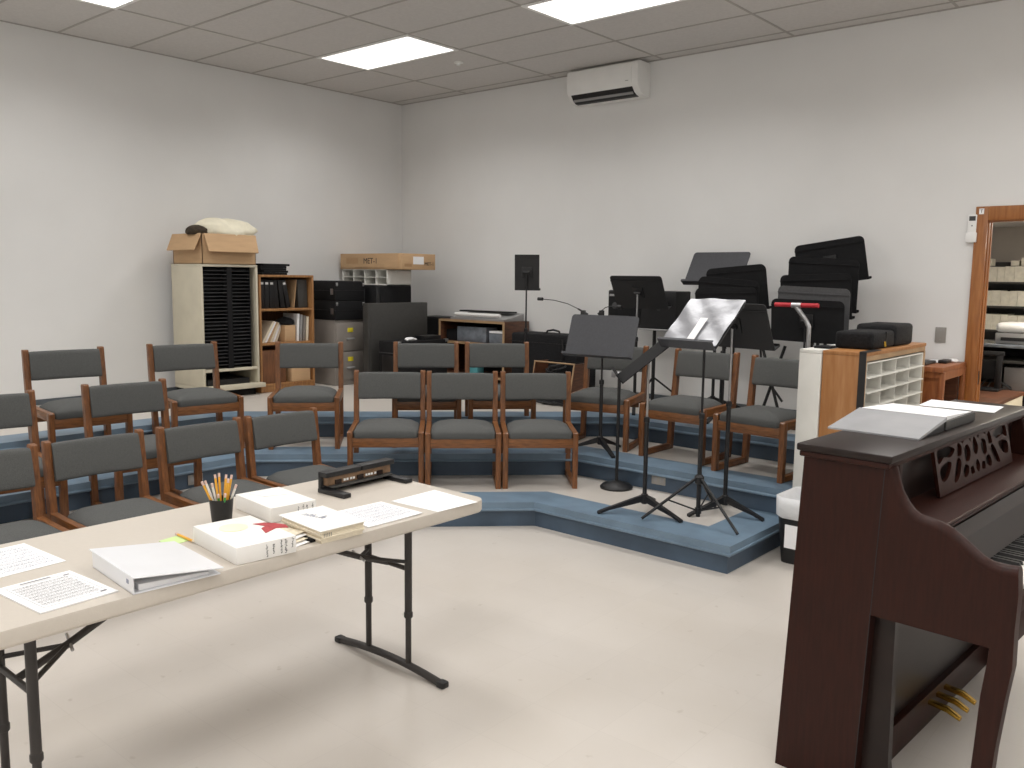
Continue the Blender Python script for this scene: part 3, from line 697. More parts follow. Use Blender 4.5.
# long cardboard carton on the sorter
t = thing('cardboard_carton', 'long tan carton with printed sides lying on the white pigeonhole sorter', 'box', (0.55, -0.72, Z3 + 1.1885))
B().box(-0.49, 0.50, -0.245, 0.24, 0, 0.165, bev=0.004).build('box_body', 'card', t, True)
o = B().box(-0.48, 0.46, -0.249, -0.246, 0.02, 0.163).build('flap', 'card', t)
lettering('MET-1', 0.085, 'ink', t, 'lettering', (0.02, -0.2498, 0.085), (R(90), 0, 0)); lettering('|||||||||||', 0.07, 'card2', t, 'print', (-0.28, -0.2498, 0.095), (R(90), 0, 0))
bx('shipping_label', 'paper', t, 0.5, 0.502, -0.08, 0.07, 0.055, 0.135, bev=0)
bx('printed_mark', 'card2', t, 0.5, 0.502, -0.20, -0.10, 0.03, 0.06, bev=0); lettering('MET-1', 0.05, 'ink', t, 'lettering', (0.5016, 0.15, 0.06), (R(90), 0, R(90)))
# charcoal slab cabinet
t = thing('panel_cabinet', 'charcoal grey flat panel cabinet standing behind the black trunk', 'cabinet', (1.0, -0.955, Z3))
B().box(-0.085, 0.0, -0.41, 0.405, 0.0, 0.845, bev=0.004).build('body', 'charcoal', t, True, angle=30)
bx('face', 'charcoal', t, 0.0, 0.008, -0.385, 0.40, 0.03, 0.84)
# black trunk with latches
t = thing('trunk', 'black equipment trunk with silver latches in front of the charcoal panel', 'trunk', (1.33, -1.0, Z3))
B().box(-0.20, 0.09, -0.34, 0.34, 0, 0.48, bev=0.01).build('shell', 'black_matte', t, True, angle=30)
B().box(-0.203, 0.093, -0.343, 0.343, 0.36, 0.368).build('seam', 'slot', t)
bx('side_panel', 'black', t, -0.15, 0.05, -0.346, -0.34, 0.05, 0.34)
for s in (-1, 1):
    bx('latch', 'chrome', t, 0.09, 0.10, 0.22 * s - 0.02, 0.22 * s + 0.02, 0.33, 0.40)
    bx('corner_cap', 'chrome', t, 0.06, 0.096, 0.325 * s - 0.02, 0.325 * s + 0.02, 0.455, 0.484)
o = blob('crumpled_paper', 'paper', 1.33, -1.10, Z3 + 0.4805 + 0.012, 0.035, 0.07, 0.018, 4, 0.2, 0.6); tag(o, 'small crumpled white paper on top of the black trunk', 'paper')
o = bx('cable_tray', 'black', None, 1.24, 1.38, -0.95, -0.72, Z3 + 0.4805, Z3 + 0.52); tag(o, 'low black device on the right of the black trunk', 'device')
# dark speaker by the cart
t = thing('loudspeaker', 'dark loudspeaker box between charcoal panel and walnut cart', 'loudspeaker', (0.83, -0.20, Z3))
B().box(-0.2, 0.20, -0.15, 0.15, 0, 0.68, bev=0.006).build('cabinet', 'black', t, True)
bx('grille', 'black_matte', t, -0.18, 0.18, -0.156, -0.15, 0.03, 0.66)
# walnut AV cart
t = thing('media_cart', 'walnut media cart with open shelves and pale edges by the back wall', 'cart', (1.54, -0.25, Z3))
for a in (-0.47, 0.445): 
    s_ = bx('side_panel', 'walnut', t, a, a + 0.024, -0.19, 0.2, 0.05, 0.67); bx('edge_band', 'edge', s_, a - 0.001, a + 0.025, -0.195, -0.19, 0.05, 0.67, bev=0)
for zz in (0.08, 0.42, 0.65):
    s_ = bx('shelf', 'walnut', t, -0.446, 0.445, -0.19, 0.2, zz, zz + 0.022); bx('edge_band', 'edge', s_, -0.446, 0.445, -0.195, -0.19, zz - 0.001, zz + 0.024, bev=0)
bx('back_panel', 'black_matte', t, -0.446, 0.445, 0.19, 0.2, 0.1, 0.65, bev=0)
for sx in (-0.42, 0.42):
    for sy in (-0.15, 0.15): B().tube([(sx - 0.012, sy, 0.026), (sx + 0.012, sy, 0.026)], 0.026, 14).build('caster', 'black', t, True)
o = B().box(1.30, 1.72, -0.40, -0.22, Z3 + 0.4425, Z3 + 0.60, 0.006).build('tape_deck', 'glass_grey', None, True); tag(o, 'grey plastic-wrapped device on the upper shelf of the walnut cart', 'device')
o = B().box(1.76, 1.96, -0.40, -0.18, Z3 + 0.4425, Z3 + 0.55, 0.006).build('projector', 'glass_grey', None, True); tag(o, 'small grey device under a white box at the right of the cart shelf', 'device')
o = B().box(1.77, 1.96, -0.41, -0.18, Z3 + 0.5505, Z3 + 0.572, 0.004).build('white_box', 'paper', None, True); tag(o, 'flat white box on the small grey device in the walnut cart', 'box')
o = B().box(1.12, 1.27, -0.38, -0.18, Z3 + 0.4425, Z3 + 0.56, 0.006).build('speaker_cube', 'black_matte', None, True); tag(o, 'small black device at the left of the walnut cart shelf', 'device')
o = B().box(1.47, 1.60, -0.40, -0.3, Z3 + 0.1025, Z3 + 0.36, 0.002).build('teal_book', 'teal', None, True); tag(o, 'teal and white booklet on the lower shelf of the walnut cart', 'book')
# keyboard/turntable lid on cart
t = thing('slide_projector_tray', 'long grey and white equipment case with raised lid on the walnut cart', 'equipment', (1.56, -0.24, Z3 + 0.6725))
B().prism([(-0.16, 0), (0.16, 0), (0.16, 0.075), (-0.05, 0.03), (-0.16, 0.02)], (-0.36, 0.40), 'x', 0.003).build('base', 'grey_plastic', t, True)
B().at((0, -0.14, 0.055)).tube([(-0.30, 0, 0), (0.33, 0, 0)], 0.02, 14).build('roller', 'white_metal', t, True)
B().box(-0.40, 0.33, 0.02, 0.13, 0.076, 0.092, bev=0.003).build('lid', 'black', t, True)
# black soft-covered keyboard
t = thing('keyboard_case', 'large black soft case with carry handle standing by the back wall', 'case', (2.60, -0.40, Z3))
c = B(); c.box(-0.40, 0.40, -0.16, 0.17, 0, 0.585, 0.02, 3); c.build('shell', 'mesh_bag', t, True, angle=50)
B().tube([(-0.09, 0, 0.575), (-0.07, 0, 0.61), (0.0, 0, 0.622), (0.07, 0, 0.61), (0.09, 0, 0.575)], 0.010, 10).build('handle', 'black', t, True)
B().box(-0.402, 0.402, -0.163, 0.173, 0.50, 0.506).build('zip', 'black', t)
B().tube([(0.24, -0.165, 0.55), (0.26, -0.18, 0.4), (0.22, -0.17, 0.25), (0.24, -0.166, 0.1)], 0.012, 8).build('strap', 'black', t, True)
# open wooden crate of cables
t = thing('cable_crate', 'open wooden box of black cables beside the black soft case', 'crate', (2.97, -0.83, Z3))
c = B(); c.prism([(-0.10, 0), (0.18, 0), (0.18, 0.36), (-0.02, 0.36)], (-0.235, -0.215), 'x'); c.prism([(-0.10, 0), (0.18, 0), (0.18, 0.36), (-0.02, 0.36)], (0.215, 0.235), 'x'); c.build('side_panel', 'walnut', t)
bx('bottom_panel', 'black_matte', t, -0.215, 0.215, -0.1, 0.18, 0, 0.02, bev=0); bx('back_panel', 'black_matte', t, -0.215, 0.215, 0.165, 0.18, 0.02, 0.36, bev=0)
c = B(); c.tube([(-0.225, -0.10, 0.0), (-0.225, -0.02, 0.36), (0.225, -0.02, 0.36), (0.225, -0.10, 0.0)], 0.010, 8); c.build('rim', 'edge', t)
c = B(); rnd = random.Random(11)
for k in range(10):
    pts = []; cx, cy, r0 = rnd.uniform(-0.10, 0.10), rnd.uniform(0.02, 0.08), rnd.uniform(0.05, 0.09); z = 0.035 + k * 0.032
    for q in range(15):
        a = q * 0.9; pts.append((cx + r0 * math.cos(a), cy + 0.6 * r0 * math.sin(a), z + 0.03 * math.sin(q * 0.7 + k)))
    c.tube(pts, 0.009, 7)
o = c.build('cable_coil', 'cable', None, True); o.location = (2.97, -0.83, Z3); tag(o, 'tangle of black cables filling the open wooden box', 'cable')
o['kind'] = 'stuff'
c = B()
for k in range(3): c.tube([(2.86 + 0.10 * k, -1.02 + 0.03 * k, Z3 + 0.014), (2.92 + 0.1 * k, -1.06, Z3 + 0.03), (3.0 + 0.1 * k, -1.02, Z3 + 0.014), (3.1 + 0.05 * k, -1.0, Z3 + 0.014)], 0.013, 8)
o = c.build('floor_cable', 'cable', None, True); tag(o, 'black cable lying on the top riser below the cable box', 'cable')

# ------------------------------------------------------------------ folding table and what lies on it
TX0, TX1, TY0, TY1, TZ = 4.722, 5.484, -6.355, -4.505, 0.737
tcx, tcy = (TX0 + TX1) / 2, (TY0 + TY1) / 2
t = thing('folding_table', 'long beige plastic folding table with dark bronze legs in front', 'table', (tcx, tcy, 0))
W, L = TX1 - TX0, TY1 - TY0
c = B(); prof = [(0.965, -0.048), (0.985, -0.048), (1.0, -0.040), (1.0, -0.006), (0.994, 0.0)]
base = rrect(W, L, 0.06, 6); rs = []
for s, z in prof:
    d = (1 - s) * W
    o_ = rrect(W - d, L - d, max(0.03, 0.06 - d / 2), 6); rs.append([c.v((p[0], p[1], TZ + z)) for p in o_])
for a, b_ in zip(rs, rs[1:]):
    for q in range(len(a)): c.f([a[q], a[(q + 1) % len(a)], b_[(q + 1) % len(a)], b_[q]])
c.f(rs[0][::-1]); c.f(rs[-1])
c.build('tabletop', 'table', t, True, angle=35)
bx('side_rail', 'tleg', t, -0.30, -0.275, -0.72, 0.72, TZ - 0.062, TZ - 0.043, bev=0)
bx('side_rail', 'tleg', t, 0.275, 0.30, -0.72, 0.72, TZ - 0.062, TZ - 0.043, bev=0)
for s in (-1, 1):
    y = s * 0.715
    for px in (-0.113, 0.137):
        l_ = B().tube([(px, y, 0.25), (px, y, TZ - 0.045)], 0.0155, 14).build('leg', 'tleg', t, True)
        B().tube([(px, y, 0.03), (px, y, 0.26)], 0.0125, 12).build('lower_tube', 'tleg', l_, True)
        B().lathe([(0.016, 0), (0.0185, 0.004), (0.0185, 0.022), (0.016, 0.026)], 14, (px, y, 0.235)).build('collar', 'tleg', l_, True)
    c = B(); pts = []
    for q in range(13):
        u = -1 + 2 * q / 12; pts.append((0.012 + u * 0.315, y, 0.034 - 0.022 * u * u))
    c.tube(pts, 0.016, 10); c.build('foot', 'tleg', t, True)
    for u in (-0.31, 0.335): B().box(u - 0.02, u + 0.02, y - 0.019, y + 0.019, 0.0, 0.026, bev=0.006).build('foot_cap', 'black', t, True)
    B().tube([(-0.113, y, 0.44), (0.137, y, 0.44)], 0.010, 10).build('cross_bar', 'tleg', t, True)
    c = B(); c.tube([(0.012, y, 0.44), (0.012, y - s * 0.15, 0.50), (0.012, y - s * 0.56, TZ - 0.05)], 0.012, 10)
    for px in (-0.113, 0.137): c.tube([(px, y, 0.47), (0.012, y - s * 0.15, 0.498)], 0.008, 8)
    c.tube([(-0.12, y - s * 0.56, TZ - 0.054), (0.14, y - s * 0.56, TZ - 0.054)], 0.009, 8)
    c.build('brace', 'tleg', t, True)
    c = B(); c.tube([(0.045, y - s * 0.15, 0.49), (-0.02, y - s * 0.16, 0.52)], 0.005, 8); c.build('lock_link', 'chrome', t, True)

TT = TZ + 0.0006
def sheet(name, lab, pts, m='paper', th=0.0016, z=TT, cat='paper', curl=0.0, group=None):
    """quad sheet from four world corners"""
    c = B(); a, b_, d, e = [Vector((p[0], p[1], 0)) for p in pts]; n_ = 10
    top = []
    for k, zz in ((0, 0.0), (1, th)):
        rows = []
        for i in range(n_ + 1):
            u = i / n_
            row = []
            for j in range(n_ + 1):
                v = j / n_
                p = (a * (1 - u) + b_ * u) * (1 - v) + (e * (1 - u) + d * u) * v
                row.append(c.v((p.x, p.y, z + zz + curl * (u * u * v + 0.4 * (1 - u) ** 4))))
            rows.append(row)
        top.append(rows)
        for i in range(n_):
            for j in range(n_): c.f([rows[i][j], rows[i + 1][j], rows[i + 1][j + 1], rows[i][j + 1]])
    rng = [(i, 0) for i in range(n_)] + [(n_, j) for j in range(n_)] + [(i, n_) for i in range(n_, 0, -1)] + [(0, j) for j in range(n_, 0, -1)]
    for (p, q) in zip(rng, rng[1:] + rng[:1]):
        c.f([top[0][p[0]][p[1]], top[0][q[0]][q[1]], top[1][q[0]][q[1]], top[1][p[0]][p[1]]])
    o = c.build(name, m, None)
    if lab: tag(o, lab, cat, group)
    return o
def on_page(o, pts, rects, m, z, name):
    a, b_, d, e = [Vector((p[0], p[1], 0)) for p in pts]; c = B()
    def P(u, v): p = (a * (1 - u) + b_ * u) * (1 - v) + (e * (1 - u) + d * u) * v; return (p.x, p.y, z)
    for (u0, u1, v0, v1) in rects: c.f([c.v(P(u0, v0)), c.v(P(u1, v0)), c.v(P(u1, v1)), c.v(P(u0, v1))])
    r = c.build(name, m, o); return r
rnd = random.Random(5)
def staves(n_, u0, u1, v0, v1):
    out = []
    for k in range(n_):
        va = v0 + (v1 - v0) * k / n_; st = (v1 - v0) / n_
        for l in range(3): out.append((u0, u1, va + st * (0.15 + 0.17 * l), va + st * (0.15 + 0.17 * l) + 0.0035))
        u = u0 + 0.02
        while u < u1 - 0.02:
            h0 = rnd.uniform(0.1, 0.35); out.append((u, u + rnd.uniform(0.006, 0.016), va + st * h0, va + st * (h0 + rnd.uniform(0.08, 0.2)))); u += rnd.uniform(0.018, 0.045)
        u = u0 + 0.02
        while u < u1 - 0.04:
            wd = rnd.uniform(0.01, 0.04); out.append((u, u + wd, va + st * 0.74, va + st * 0.82)); u += wd + 0.014
    return out
# page axes: u along the table length direction is the reading line here
q = [(4.77, -5.98), (5.05, -5.962), (5.066, -6.172), (4.786, -6.19)]
o = sheet('paper_sheet', 'faintly printed white sheet at the far left edge of the table', [q[1], q[2], q[3], q[0]])
on_page(o, [q[1], q[2], q[3], q[0]], staves(7, 0.1, 0.9, 0.08, 0.92), 'ink_soft', TT + 0.002, 'print')
q = [(5.155, -5.995), (5.424, -5.975), (5.436, -6.185), (5.168, -6.207)]
o = sheet('music_page', 'sheet music page with dark border and black notation at the table left end', [q[3], q[0], q[1], q[2]], th=0.004)
on_page(o, [q[3], q[0], q[1], q[2]], staves(8, 0.13, 0.88, 0.15, 0.86) + [(0.10, 0.92, 0.10, 0.106), (0.10, 0.92, 0.90, 0.906), (0.10, 0.105, 0.10, 0.90), (0.915, 0.92, 0.1, 0.9), (0.3, 0.7, 0.05, 0.075), (0.84, 0.92, 0.1, 0.13), (0.84, 0.92, 0.87, 0.9)], 'ink_mid', TT + 0.0046, 'notation')
# ring binder (white), spine on the -y side
t = thing('ring_binder', 'white ring binder lying closed with grey pages beside the music page', 'binder', (5.315, -5.945, TT), R(-5))
c = B(); c.box(-0.15, 0.165, 0.0, 0.004, 0.0, 0.052, bev=0.001); c.build('spine', 'binder_white', t)
c = B(); c.box(-0.15, 0.165, 0.0, 0.255, 0.0, 0.004, bev=0.001); c.build('back_cover', 'binder_white', t)
c = B(); c.at((0, 0.0, 0.050), rx=R(-6.5)).box(-0.165, 0.18, -0.004, 0.26, 0.0, 0.004, bev=0.001); c.build('front_cover', 'binder_white', t)
c = B(); c.prism([(0.02, 0.0045), (0.225, 0.0045), (0.225, 0.012), (0.02, 0.022)], (-0.135, 0.152), 'x'); c.build('pages', 'paper', t)
c = B()
for k in (-0.105, 0.0, 0.11): c.tube([(k, 0.012 + 0.016 * (1 - math.cos(a)), 0.024 + 0.017 * math.sin(a)) for a in [PI * j / 8 for j in range(-2, 11)]], 0.0016, 6)
c.build('rings', 'chrome', t)
bx('spine_logo', 'ink_soft', t, 0.12, 0.135, -0.0012, 0.0, 0.024, 0.036, bev=0)
# sticky note and pencil
sheet('sticky_note', 'pale green sticky note under the pencil, beside the white box', [(5.055, -5.605), (5.13, -5.598), (5.142, -5.668), (5.066, -5.672)], 'green', 0.0015, cat='note')
def pencil(parent_label, p0, p1, m='pencil', grp=None):
    a, b_ = Vector(p0), Vector(p1); d = (b_ - a).normalized(); L_ = (b_ - a).length
    t = thing('pencil', parent_label, 'pencil', a, 0, grp)
    B().tube([(0, 0, 0), d * (L_ - 0.014)], 0.0042, 7).build('shaft', m, t, True)
    B().tube([d * (L_ - 0.014), d * L_], 0.0043, 8).build('eraser', 'eraser', t, True)
    B().tube([(0, 0, 0), d * -0.014], 0.004, 7, 0.0006).build('tip', 'cream', t, True)
pencil('yellow pencil lying half under the nearest white box', (5.16, -5.603, TT + 0.0061), (5.045, -5.60, TT + 0.0061))
# white boxes with handwritten spines
def white_box(lab, cx, cy, rz, lx, ly, hz, group, spots):
    t = thing('music_box', lab, 'box', (cx, cy, TT), rz, group)
    B().box(-lx / 2, lx / 2, -ly / 2, ly / 2, 0, hz, bev=0.003).build('box_body', 'bookw', t, True, angle=30)
    c = B(); r_ = random.Random(int(cx * 1000))
    for (v, l0, l1) in spots:      # vertical handwritten lines on the +x face
        z = l0
        while z < l1:
            z2 = z + r_.uniform(0.0008, 0.002); w_ = r_.uniform(0.001, 0.0042); o2 = r_.uniform(-0.002, 0.002)
            c.box(lx / 2, lx / 2 + 0.0006, v - w_ + o2, v + w_ * r_.uniform(0.2, 1) + o2, z, z2); z = z2 + r_.uniform(0.0006, 0.002)
    c.build('handwriting', 'ink', t)
    return t
t = white_box('white card music box with handwriting, pale yellow note and red flyer on it', 5.325, -5.515, R(-6), 0.315, 0.205, 0.056, 'white card music boxes', [(0.0, 0.006, 0.046), (0.024, 0.012, 0.044), (0.05, 0.008, 0.05), (0.066, 0.006, 0.05), (0.09, 0.02, 0.05)])
c = B(); c.lathe([(0.046, 0), (0.046, 0.0008)], 28); o = c.build('yellow_note', 'yellow'); o.location = (5.275, -5.522, TT + 0.0565); tag(o, 'round pale yellow note on the white box', 'note')
c = B(); c.prism([(5.285, -5.455), (5.300, -5.418), (5.33, -5.40), (5.37, -5.385), (5.405, -5.398), (5.38, -5.43), (5.405, -5.485), (5.35, -5.465), (5.335, -5.44)], (TT + 0.0566, TT + 0.0578)); o = c.build('red_flyer', 'redpaper'); tag(o, 'torn red flyer on the corner of the white box', 'paper')
white_box('white card music box with handwriting lying behind the pencil cup side', 5.03, -5.195, R(-5), 0.27, 0.185, 0.056, 'white card music boxes', [(0.02, 0.01, 0.045), (0.04, 0.006, 0.048), (0.055, 0.016, 0.044), (0.078, 0.02, 0.05)])
sheet('paper_slip', 'white slip lying on the farther white box', [(4.92, -5.235), (5.0, -5.22), (5.03, -5.14), (4.93, -5.125)], 'paper', 0.0012, TT + 0.0565)
# pencil cup
t = thing('pencil_cup', 'black plastic pencil cup between the two white boxes', 'cup', (5.025, -5.415, TT))
c = B(); c.lathe([(0.033, 0.0), (0.034, 0.002), (0.0425, 0.092), (0.0405, 0.092), (0.0325, 0.006), (0.001, 0.006)], 28); c.build('cup', 'black', t, True, angle=50)
for k in range(11):
    a = k * 2.4 + 0.3; rr = 0.025; tilt = 0.006 + 0.022 * ((k * 37) % 10) / 10
    px, py = rr * math.cos(a), rr * math.sin(a); m_ = ('pencil', 'pencil', 'pencil_w', 'pencil', 'pencil_w', 'penc_green', 'pencil', 'pencil', 'pencil_w', 'pencil', 'penc_green')[k]
    hh = (0.165, 0.17, 0.155, 0.172, 0.15, 0.115, 0.168, 0.16, 0.14, 0.17, 0.11)[k]
    pencil({'pencil': 'yellow pencil standing in the black cup', 'pencil_w': 'whitish pencil standing in the black cup', 'penc_green': 'short green pencil standing in the black cup'}[m_],
           (5.025 + px * 0.4, -5.415 + py * 0.4, TT + 0.022), (5.025 + px * (1 + tilt * 65), -5.415 + py * (1 + tilt * 65), TT + 0.012 + hh * 0.93), m_, 'pencils in the black cup')
# cream score pile
t = thing('score_book', 'thick cream score with handwritten white cover by the table edge', 'book', (5.365, -5.235, TT), R(-3))
c = B()
for k in range(7):
    z = 0.012 + k * 0.0048; j = rnd.uniform(-0.006, 0.006)
    c.box(-0.11 + j, 0.125 + j * 0.6, -0.085 + j, 0.088, z, z + 0.0046)
c.build('pages', 'cream', t)
sh = B(); sh.at((0, 0, 0.0458), ry=R(1.0)).box(-0.13, 0.13, -0.092, 0.092, 0, 0.002); sh.build('cover', 'bookw', t)
c = B(); r_ = random.Random(3)
for k in range(9):
    x_ = -0.095 + 0.012 * k; c.box(x_, x_ + 0.007, -0.035 + 0.004 * k, -0.027 + 0.004 * k + r_.uniform(0, 0.03), 0.0485, 0.0492)
c.build('handwriting', 'ink_soft', t)
bx('gap_shade', 'black_matte', t, -0.12, 0.085, -0.10, 0.08, 0.0, 0.011, bev=0); bx('lower_pages', 'cream', t, 0.086, 0.121, -0.082, 0.085, 0.0, 0.0118, bev=0)  # black slab stands in for the shaded gap beneath the score
c = B()
for k in range(5): c.box(0.1255, 0.1262, -0.075 + 0.007 * k, -0.0735 + 0.007 * k, 0.018, 0.034)
c.build('marks', 'ink_mid', t)
for k in range(4):
    q0 = 5.435 - 0.02 * k
    sheet('paper_slip', 'crumpled slip between the white box and the cream score', [(q0 - 0.13, -5.40 + 0.012 * k), (q0 + 0.015, -5.405 + 0.012 * k), (q0 + 0.01, -5.345 + 0.01 * k), (q0 - 0.12, -5.338)], ('paper', 'cream', 'paper', 'cream')[k], 0.0015, TT + 0.006 * k, curl=0.004, group='slips between box and score')
# loose sheets on the right
q = [(5.205, -5.06), (5.214, -4.835), (5.458, -4.842), (5.452, -5.10)]
o = sheet('score_pages', 'printed white score pages fanned right of the cream score', q, 'paper', 0.003, curl=0.003)
on_page(o, q, staves(6, 0.1, 0.9, 0.12, 0.92), 'ink_soft', TT + 0.0075, 'print')
sheet('paper_sheet', 'blank white sheet at the right end corner of the table', [(5.235, -4.80), (5.228, -4.555), (5.492, -4.575)[:2], (5.482, -4.785)], 'paper', 0.0016)
# three-hole punch
t = thing('hole_punch', 'black heavy-duty hole punch with tan works at the far end of the table', 'hole punch', (4.915, -4.72, TT), R(2))
B().box(-0.012, 0.006, -0.19, 0.19, 0.0, 0.085, bev=0.004).build('back_plate', 'black', t, True)
for s in (-1, 1): B().box(-0.012, 0.15, s * 0.172 - 0.02, s * 0.172 + 0.02, 0.0, 0.018, bev=0.003).build('foot', 'black', t, True)
B().box(0.0, 0.055, -0.165, 0.165, 0.022, 0.03, bev=0.002).build('paper_bed', 'charcoal', t, True)
B().box(0.004, 0.03, -0.175, 0.175, 0.030, 0.064, bev=0.002).build('punch_block', 'tan', t, True)
c = B(); c.box(-0.01, 0.042, -0.19, 0.0, 0.066, 0.088, bev=0.004); c.box(-0.01, 0.042, 0.003, 0.19, 0.066, 0.088, bev=0.004); c.build('handle', 'black', t, True)
for y in (-0.12, 0.0, 0.11): B().box(0.029, 0.036, y - 0.016, y + 0.016, 0.031, 0.05, bev=0.001).build('punch_head', 'mahog_dark', t)
for y in (-0.085, -0.07, -0.05, -0.035, 0.035, 0.05, 0.065, 0.085): bx('bright_mark', 'white_metal', t, 0.030, 0.0325, y - 0.005, y + 0.005, 0.038, 0.047, bev=0)
for y in (-0.13, 0.0, 0.13): B().tube([(0.02, y, 0.06), (0.02, y, 0.078)], 0.004, 8).build('pin', 'chrome', t, True)

# ------------------------------------------------------------------ piano
PT = thing('upright_piano', 'dark mahogany upright piano in front right, keyboard facing right', 'piano', (6.662, -4.345, 0), R(-3.5))
PL = 1.46; PT.scale = (1, 1, 1.018)
arm = [(0.0, 0.0), (0.264, 0.0), (0.285, 0.594), (0.618, 0.594), (0.616, 0.55), (0.606, 0.45), (0.600, 0.30), (0.592, 0.12), (0.586, 0.0), (0.636, 0.0), (0.644, 0.12), (0.654, 0.30), (0.668, 0.45), (0.680, 0.55),
       (0.678, 0.66), (0.680, 0.76), (0.676, 0.812), (0.634, 0.808), (0.60, 0.812), (0.57, 0.824), (0.54, 0.846), (0.51, 0.868), (0.485, 0.884), (0.455, 0.895), (0.42, 0.902), (0.395, 0.906), (0.372, 0.920), (0.348, 0.948), (0.328, 0.980), (0.316, 1.015), (0.306, 1.05), (0.045, 1.05)]
for y, nm in ((0.0, 'end_panel'), (PL - 0.045, 'end_panel')):
    e_ = B().prism(arm, (y, y + 0.045), 'y', 0.0).build(nm, 'mahog', PT)
c = B(); c.prism([(0.263, 0.0), (0.2655, 0.0), (0.3015, 1.05), (0.299, 1.05)], (-0.0012, 0.002), 'y'); c.build('seam', 'black', PT)
# lighter rounded moulding along the arm top
c = B(); c.tube([(x, 0.022, z + 0.001) for x, z in arm[16:31]], 0.0235, 10); c.build('arm_moulding', 'mahog', PT, True)
c = B(); c.tube([(x, PL - 0.022, z + 0.001) for x, z in arm[16:31]], 0.0235, 10); c.build('arm_moulding', 'mahog', PT, True)
B().box(0.035, 0.318, -0.018, PL + 0.018, 1.05, 1.068, bev=0.005).build('lid_moulding', 'mahog', PT, True, angle=30)
B().box(0.027, 0.328, -0.024, PL + 0.024, 1.068, 1.092, bev=0.006).build('lid', 'mahog_dark', PT, True, angle=30)
bx('back_panel', 'mahog_dark', PT, 0.046, 0.06, 0.045, PL - 0.045, 0.05, 1.05, bev=0)
bx('upper_panel', 'mahog_dark', PT, 0.262, 0.28, 0.045, PL - 0.045, 0.90, 1.05, bev=0)
for y in (0.14, PL - 0.17): bx('upper_stile', 'mahog', PT, 0.28, 0.292, y, y + 0.03, 0.905, 1.045)
B().prism([(0.262, 0.885), (0.455, 0.878), (0.468, 0.888), (0.455, 0.898), (0.262, 0.903)], (0.045, PL - 0.045), 'y').build('music_shelf', 'mahog', PT)
B().tube([(0.462, 0.045, 0.897), (0.462, PL - 0.045, 0.897)], 0.006, 8).build('shelf_bead', 'mahog', PT, True)
B().prism([(0.448, 0.875), (0.462, 0.875), (0.490, 0.845), (0.478, 0.84)], (0.045, PL - 0.045), 'y').build('fallboard_top', 'mahog_dark', PT)
B().prism([(0.462, 0.835), (0.476, 0.838), (0.520, 0.755), (0.506, 0.752)], (0.045, PL - 0.045), 'y').build('fallboard', 'mahog_dark', PT)
B().box(0.28, 0.668, 0.045, PL - 0.045, 0.60, 0.69, bev=0.004).build('keybed', 'mahog', PT, True)
B().box(0.655, 0.672, 0.045, PL - 0.045, 0.69, 0.735, bev=0.003).build('key_slip', 'mahog', PT, True)
for y in (0.047, PL - 0.105): B().box(0.50, 0.655, y, y + 0.058, 0.69, 0.765, bev=0.004).build('key_block', 'mahog_dark', PT, True)
ky0, ky1 = 0.107, PL - 0.107; kw = (ky1 - ky0) / 52
wm = bpy.data.meshes.new('white_key')
c = B(); c.box(0.506, 0.652, 0.0004, kw - 0.0004, 0.70, 0.742, bev=0.0012, seg=1); c.bm.to_mesh(wm); c.bm.free(); wm.materials.append(MT['ivory'])
bmsh = bpy.data.meshes.new('black_key')
c = B(); c.prism([(0.506, 0.742), (0.602, 0.742), (0.596, 0.754), (0.506, 0.755)], (-0.0055, 0.0055), 'y'); bmesh.ops.recalc_face_normals(c.bm, faces=c.bm.faces); c.bm.to_mesh(bmsh); c.bm.free(); bmsh.materials.append(MT['black'])
for k in range(52):
    o = bpy.data.objects.new('white_key', wm); COL.objects.link(o); o.parent = PT; o.location = (0, ky0 + k * kw, 0)
    if k % 7 not in (1, 4) and k < 51:
        o = bpy.data.objects.new('black_key', bmsh); COL.objects.link(o); o.parent = PT; o.location = (0, ky0 + (k + 1) * kw, 0)
# lower case
bx('knee_panel', 'mahog_dark', PT, 0.235, 0.25, 0.045, PL - 0.045, 0.10, 0.60, bev=0)
bx('pedal_board', 'mahog', PT, 0.22, 0.275, 0.045, PL - 0.045, 0.0, 0.12)
for y in (0.045, PL - 0.075):
    B().prism([(0.25, 0.0), (0.37, 0.0), (0.352, 0.12), (0.345, 0.594), (0.25, 0.594)], (y, y + 0.03), 'y').build('pilaster', 'mahog_dark', PT)
for y in (0.0, PL - 0.045): B().box(0.595, 0.665, y - 0.003, y + 0.048, 0.005, 0.05, bev=0.006).build('leg_foot', 'mahog', PT, True)
for k in (-1, 0, 1):
    y = PL / 2 + k * 0.085
    c = B(); c.prism([(0.25, 0.098), (0.34, 0.090), (0.385, 0.066), (0.385, 0.056), (0.34, 0.076), (0.25, 0.084)], (y - 0.014, y + 0.014), 'y', 0.002); c.build('pedal', 'brass', PT, True)
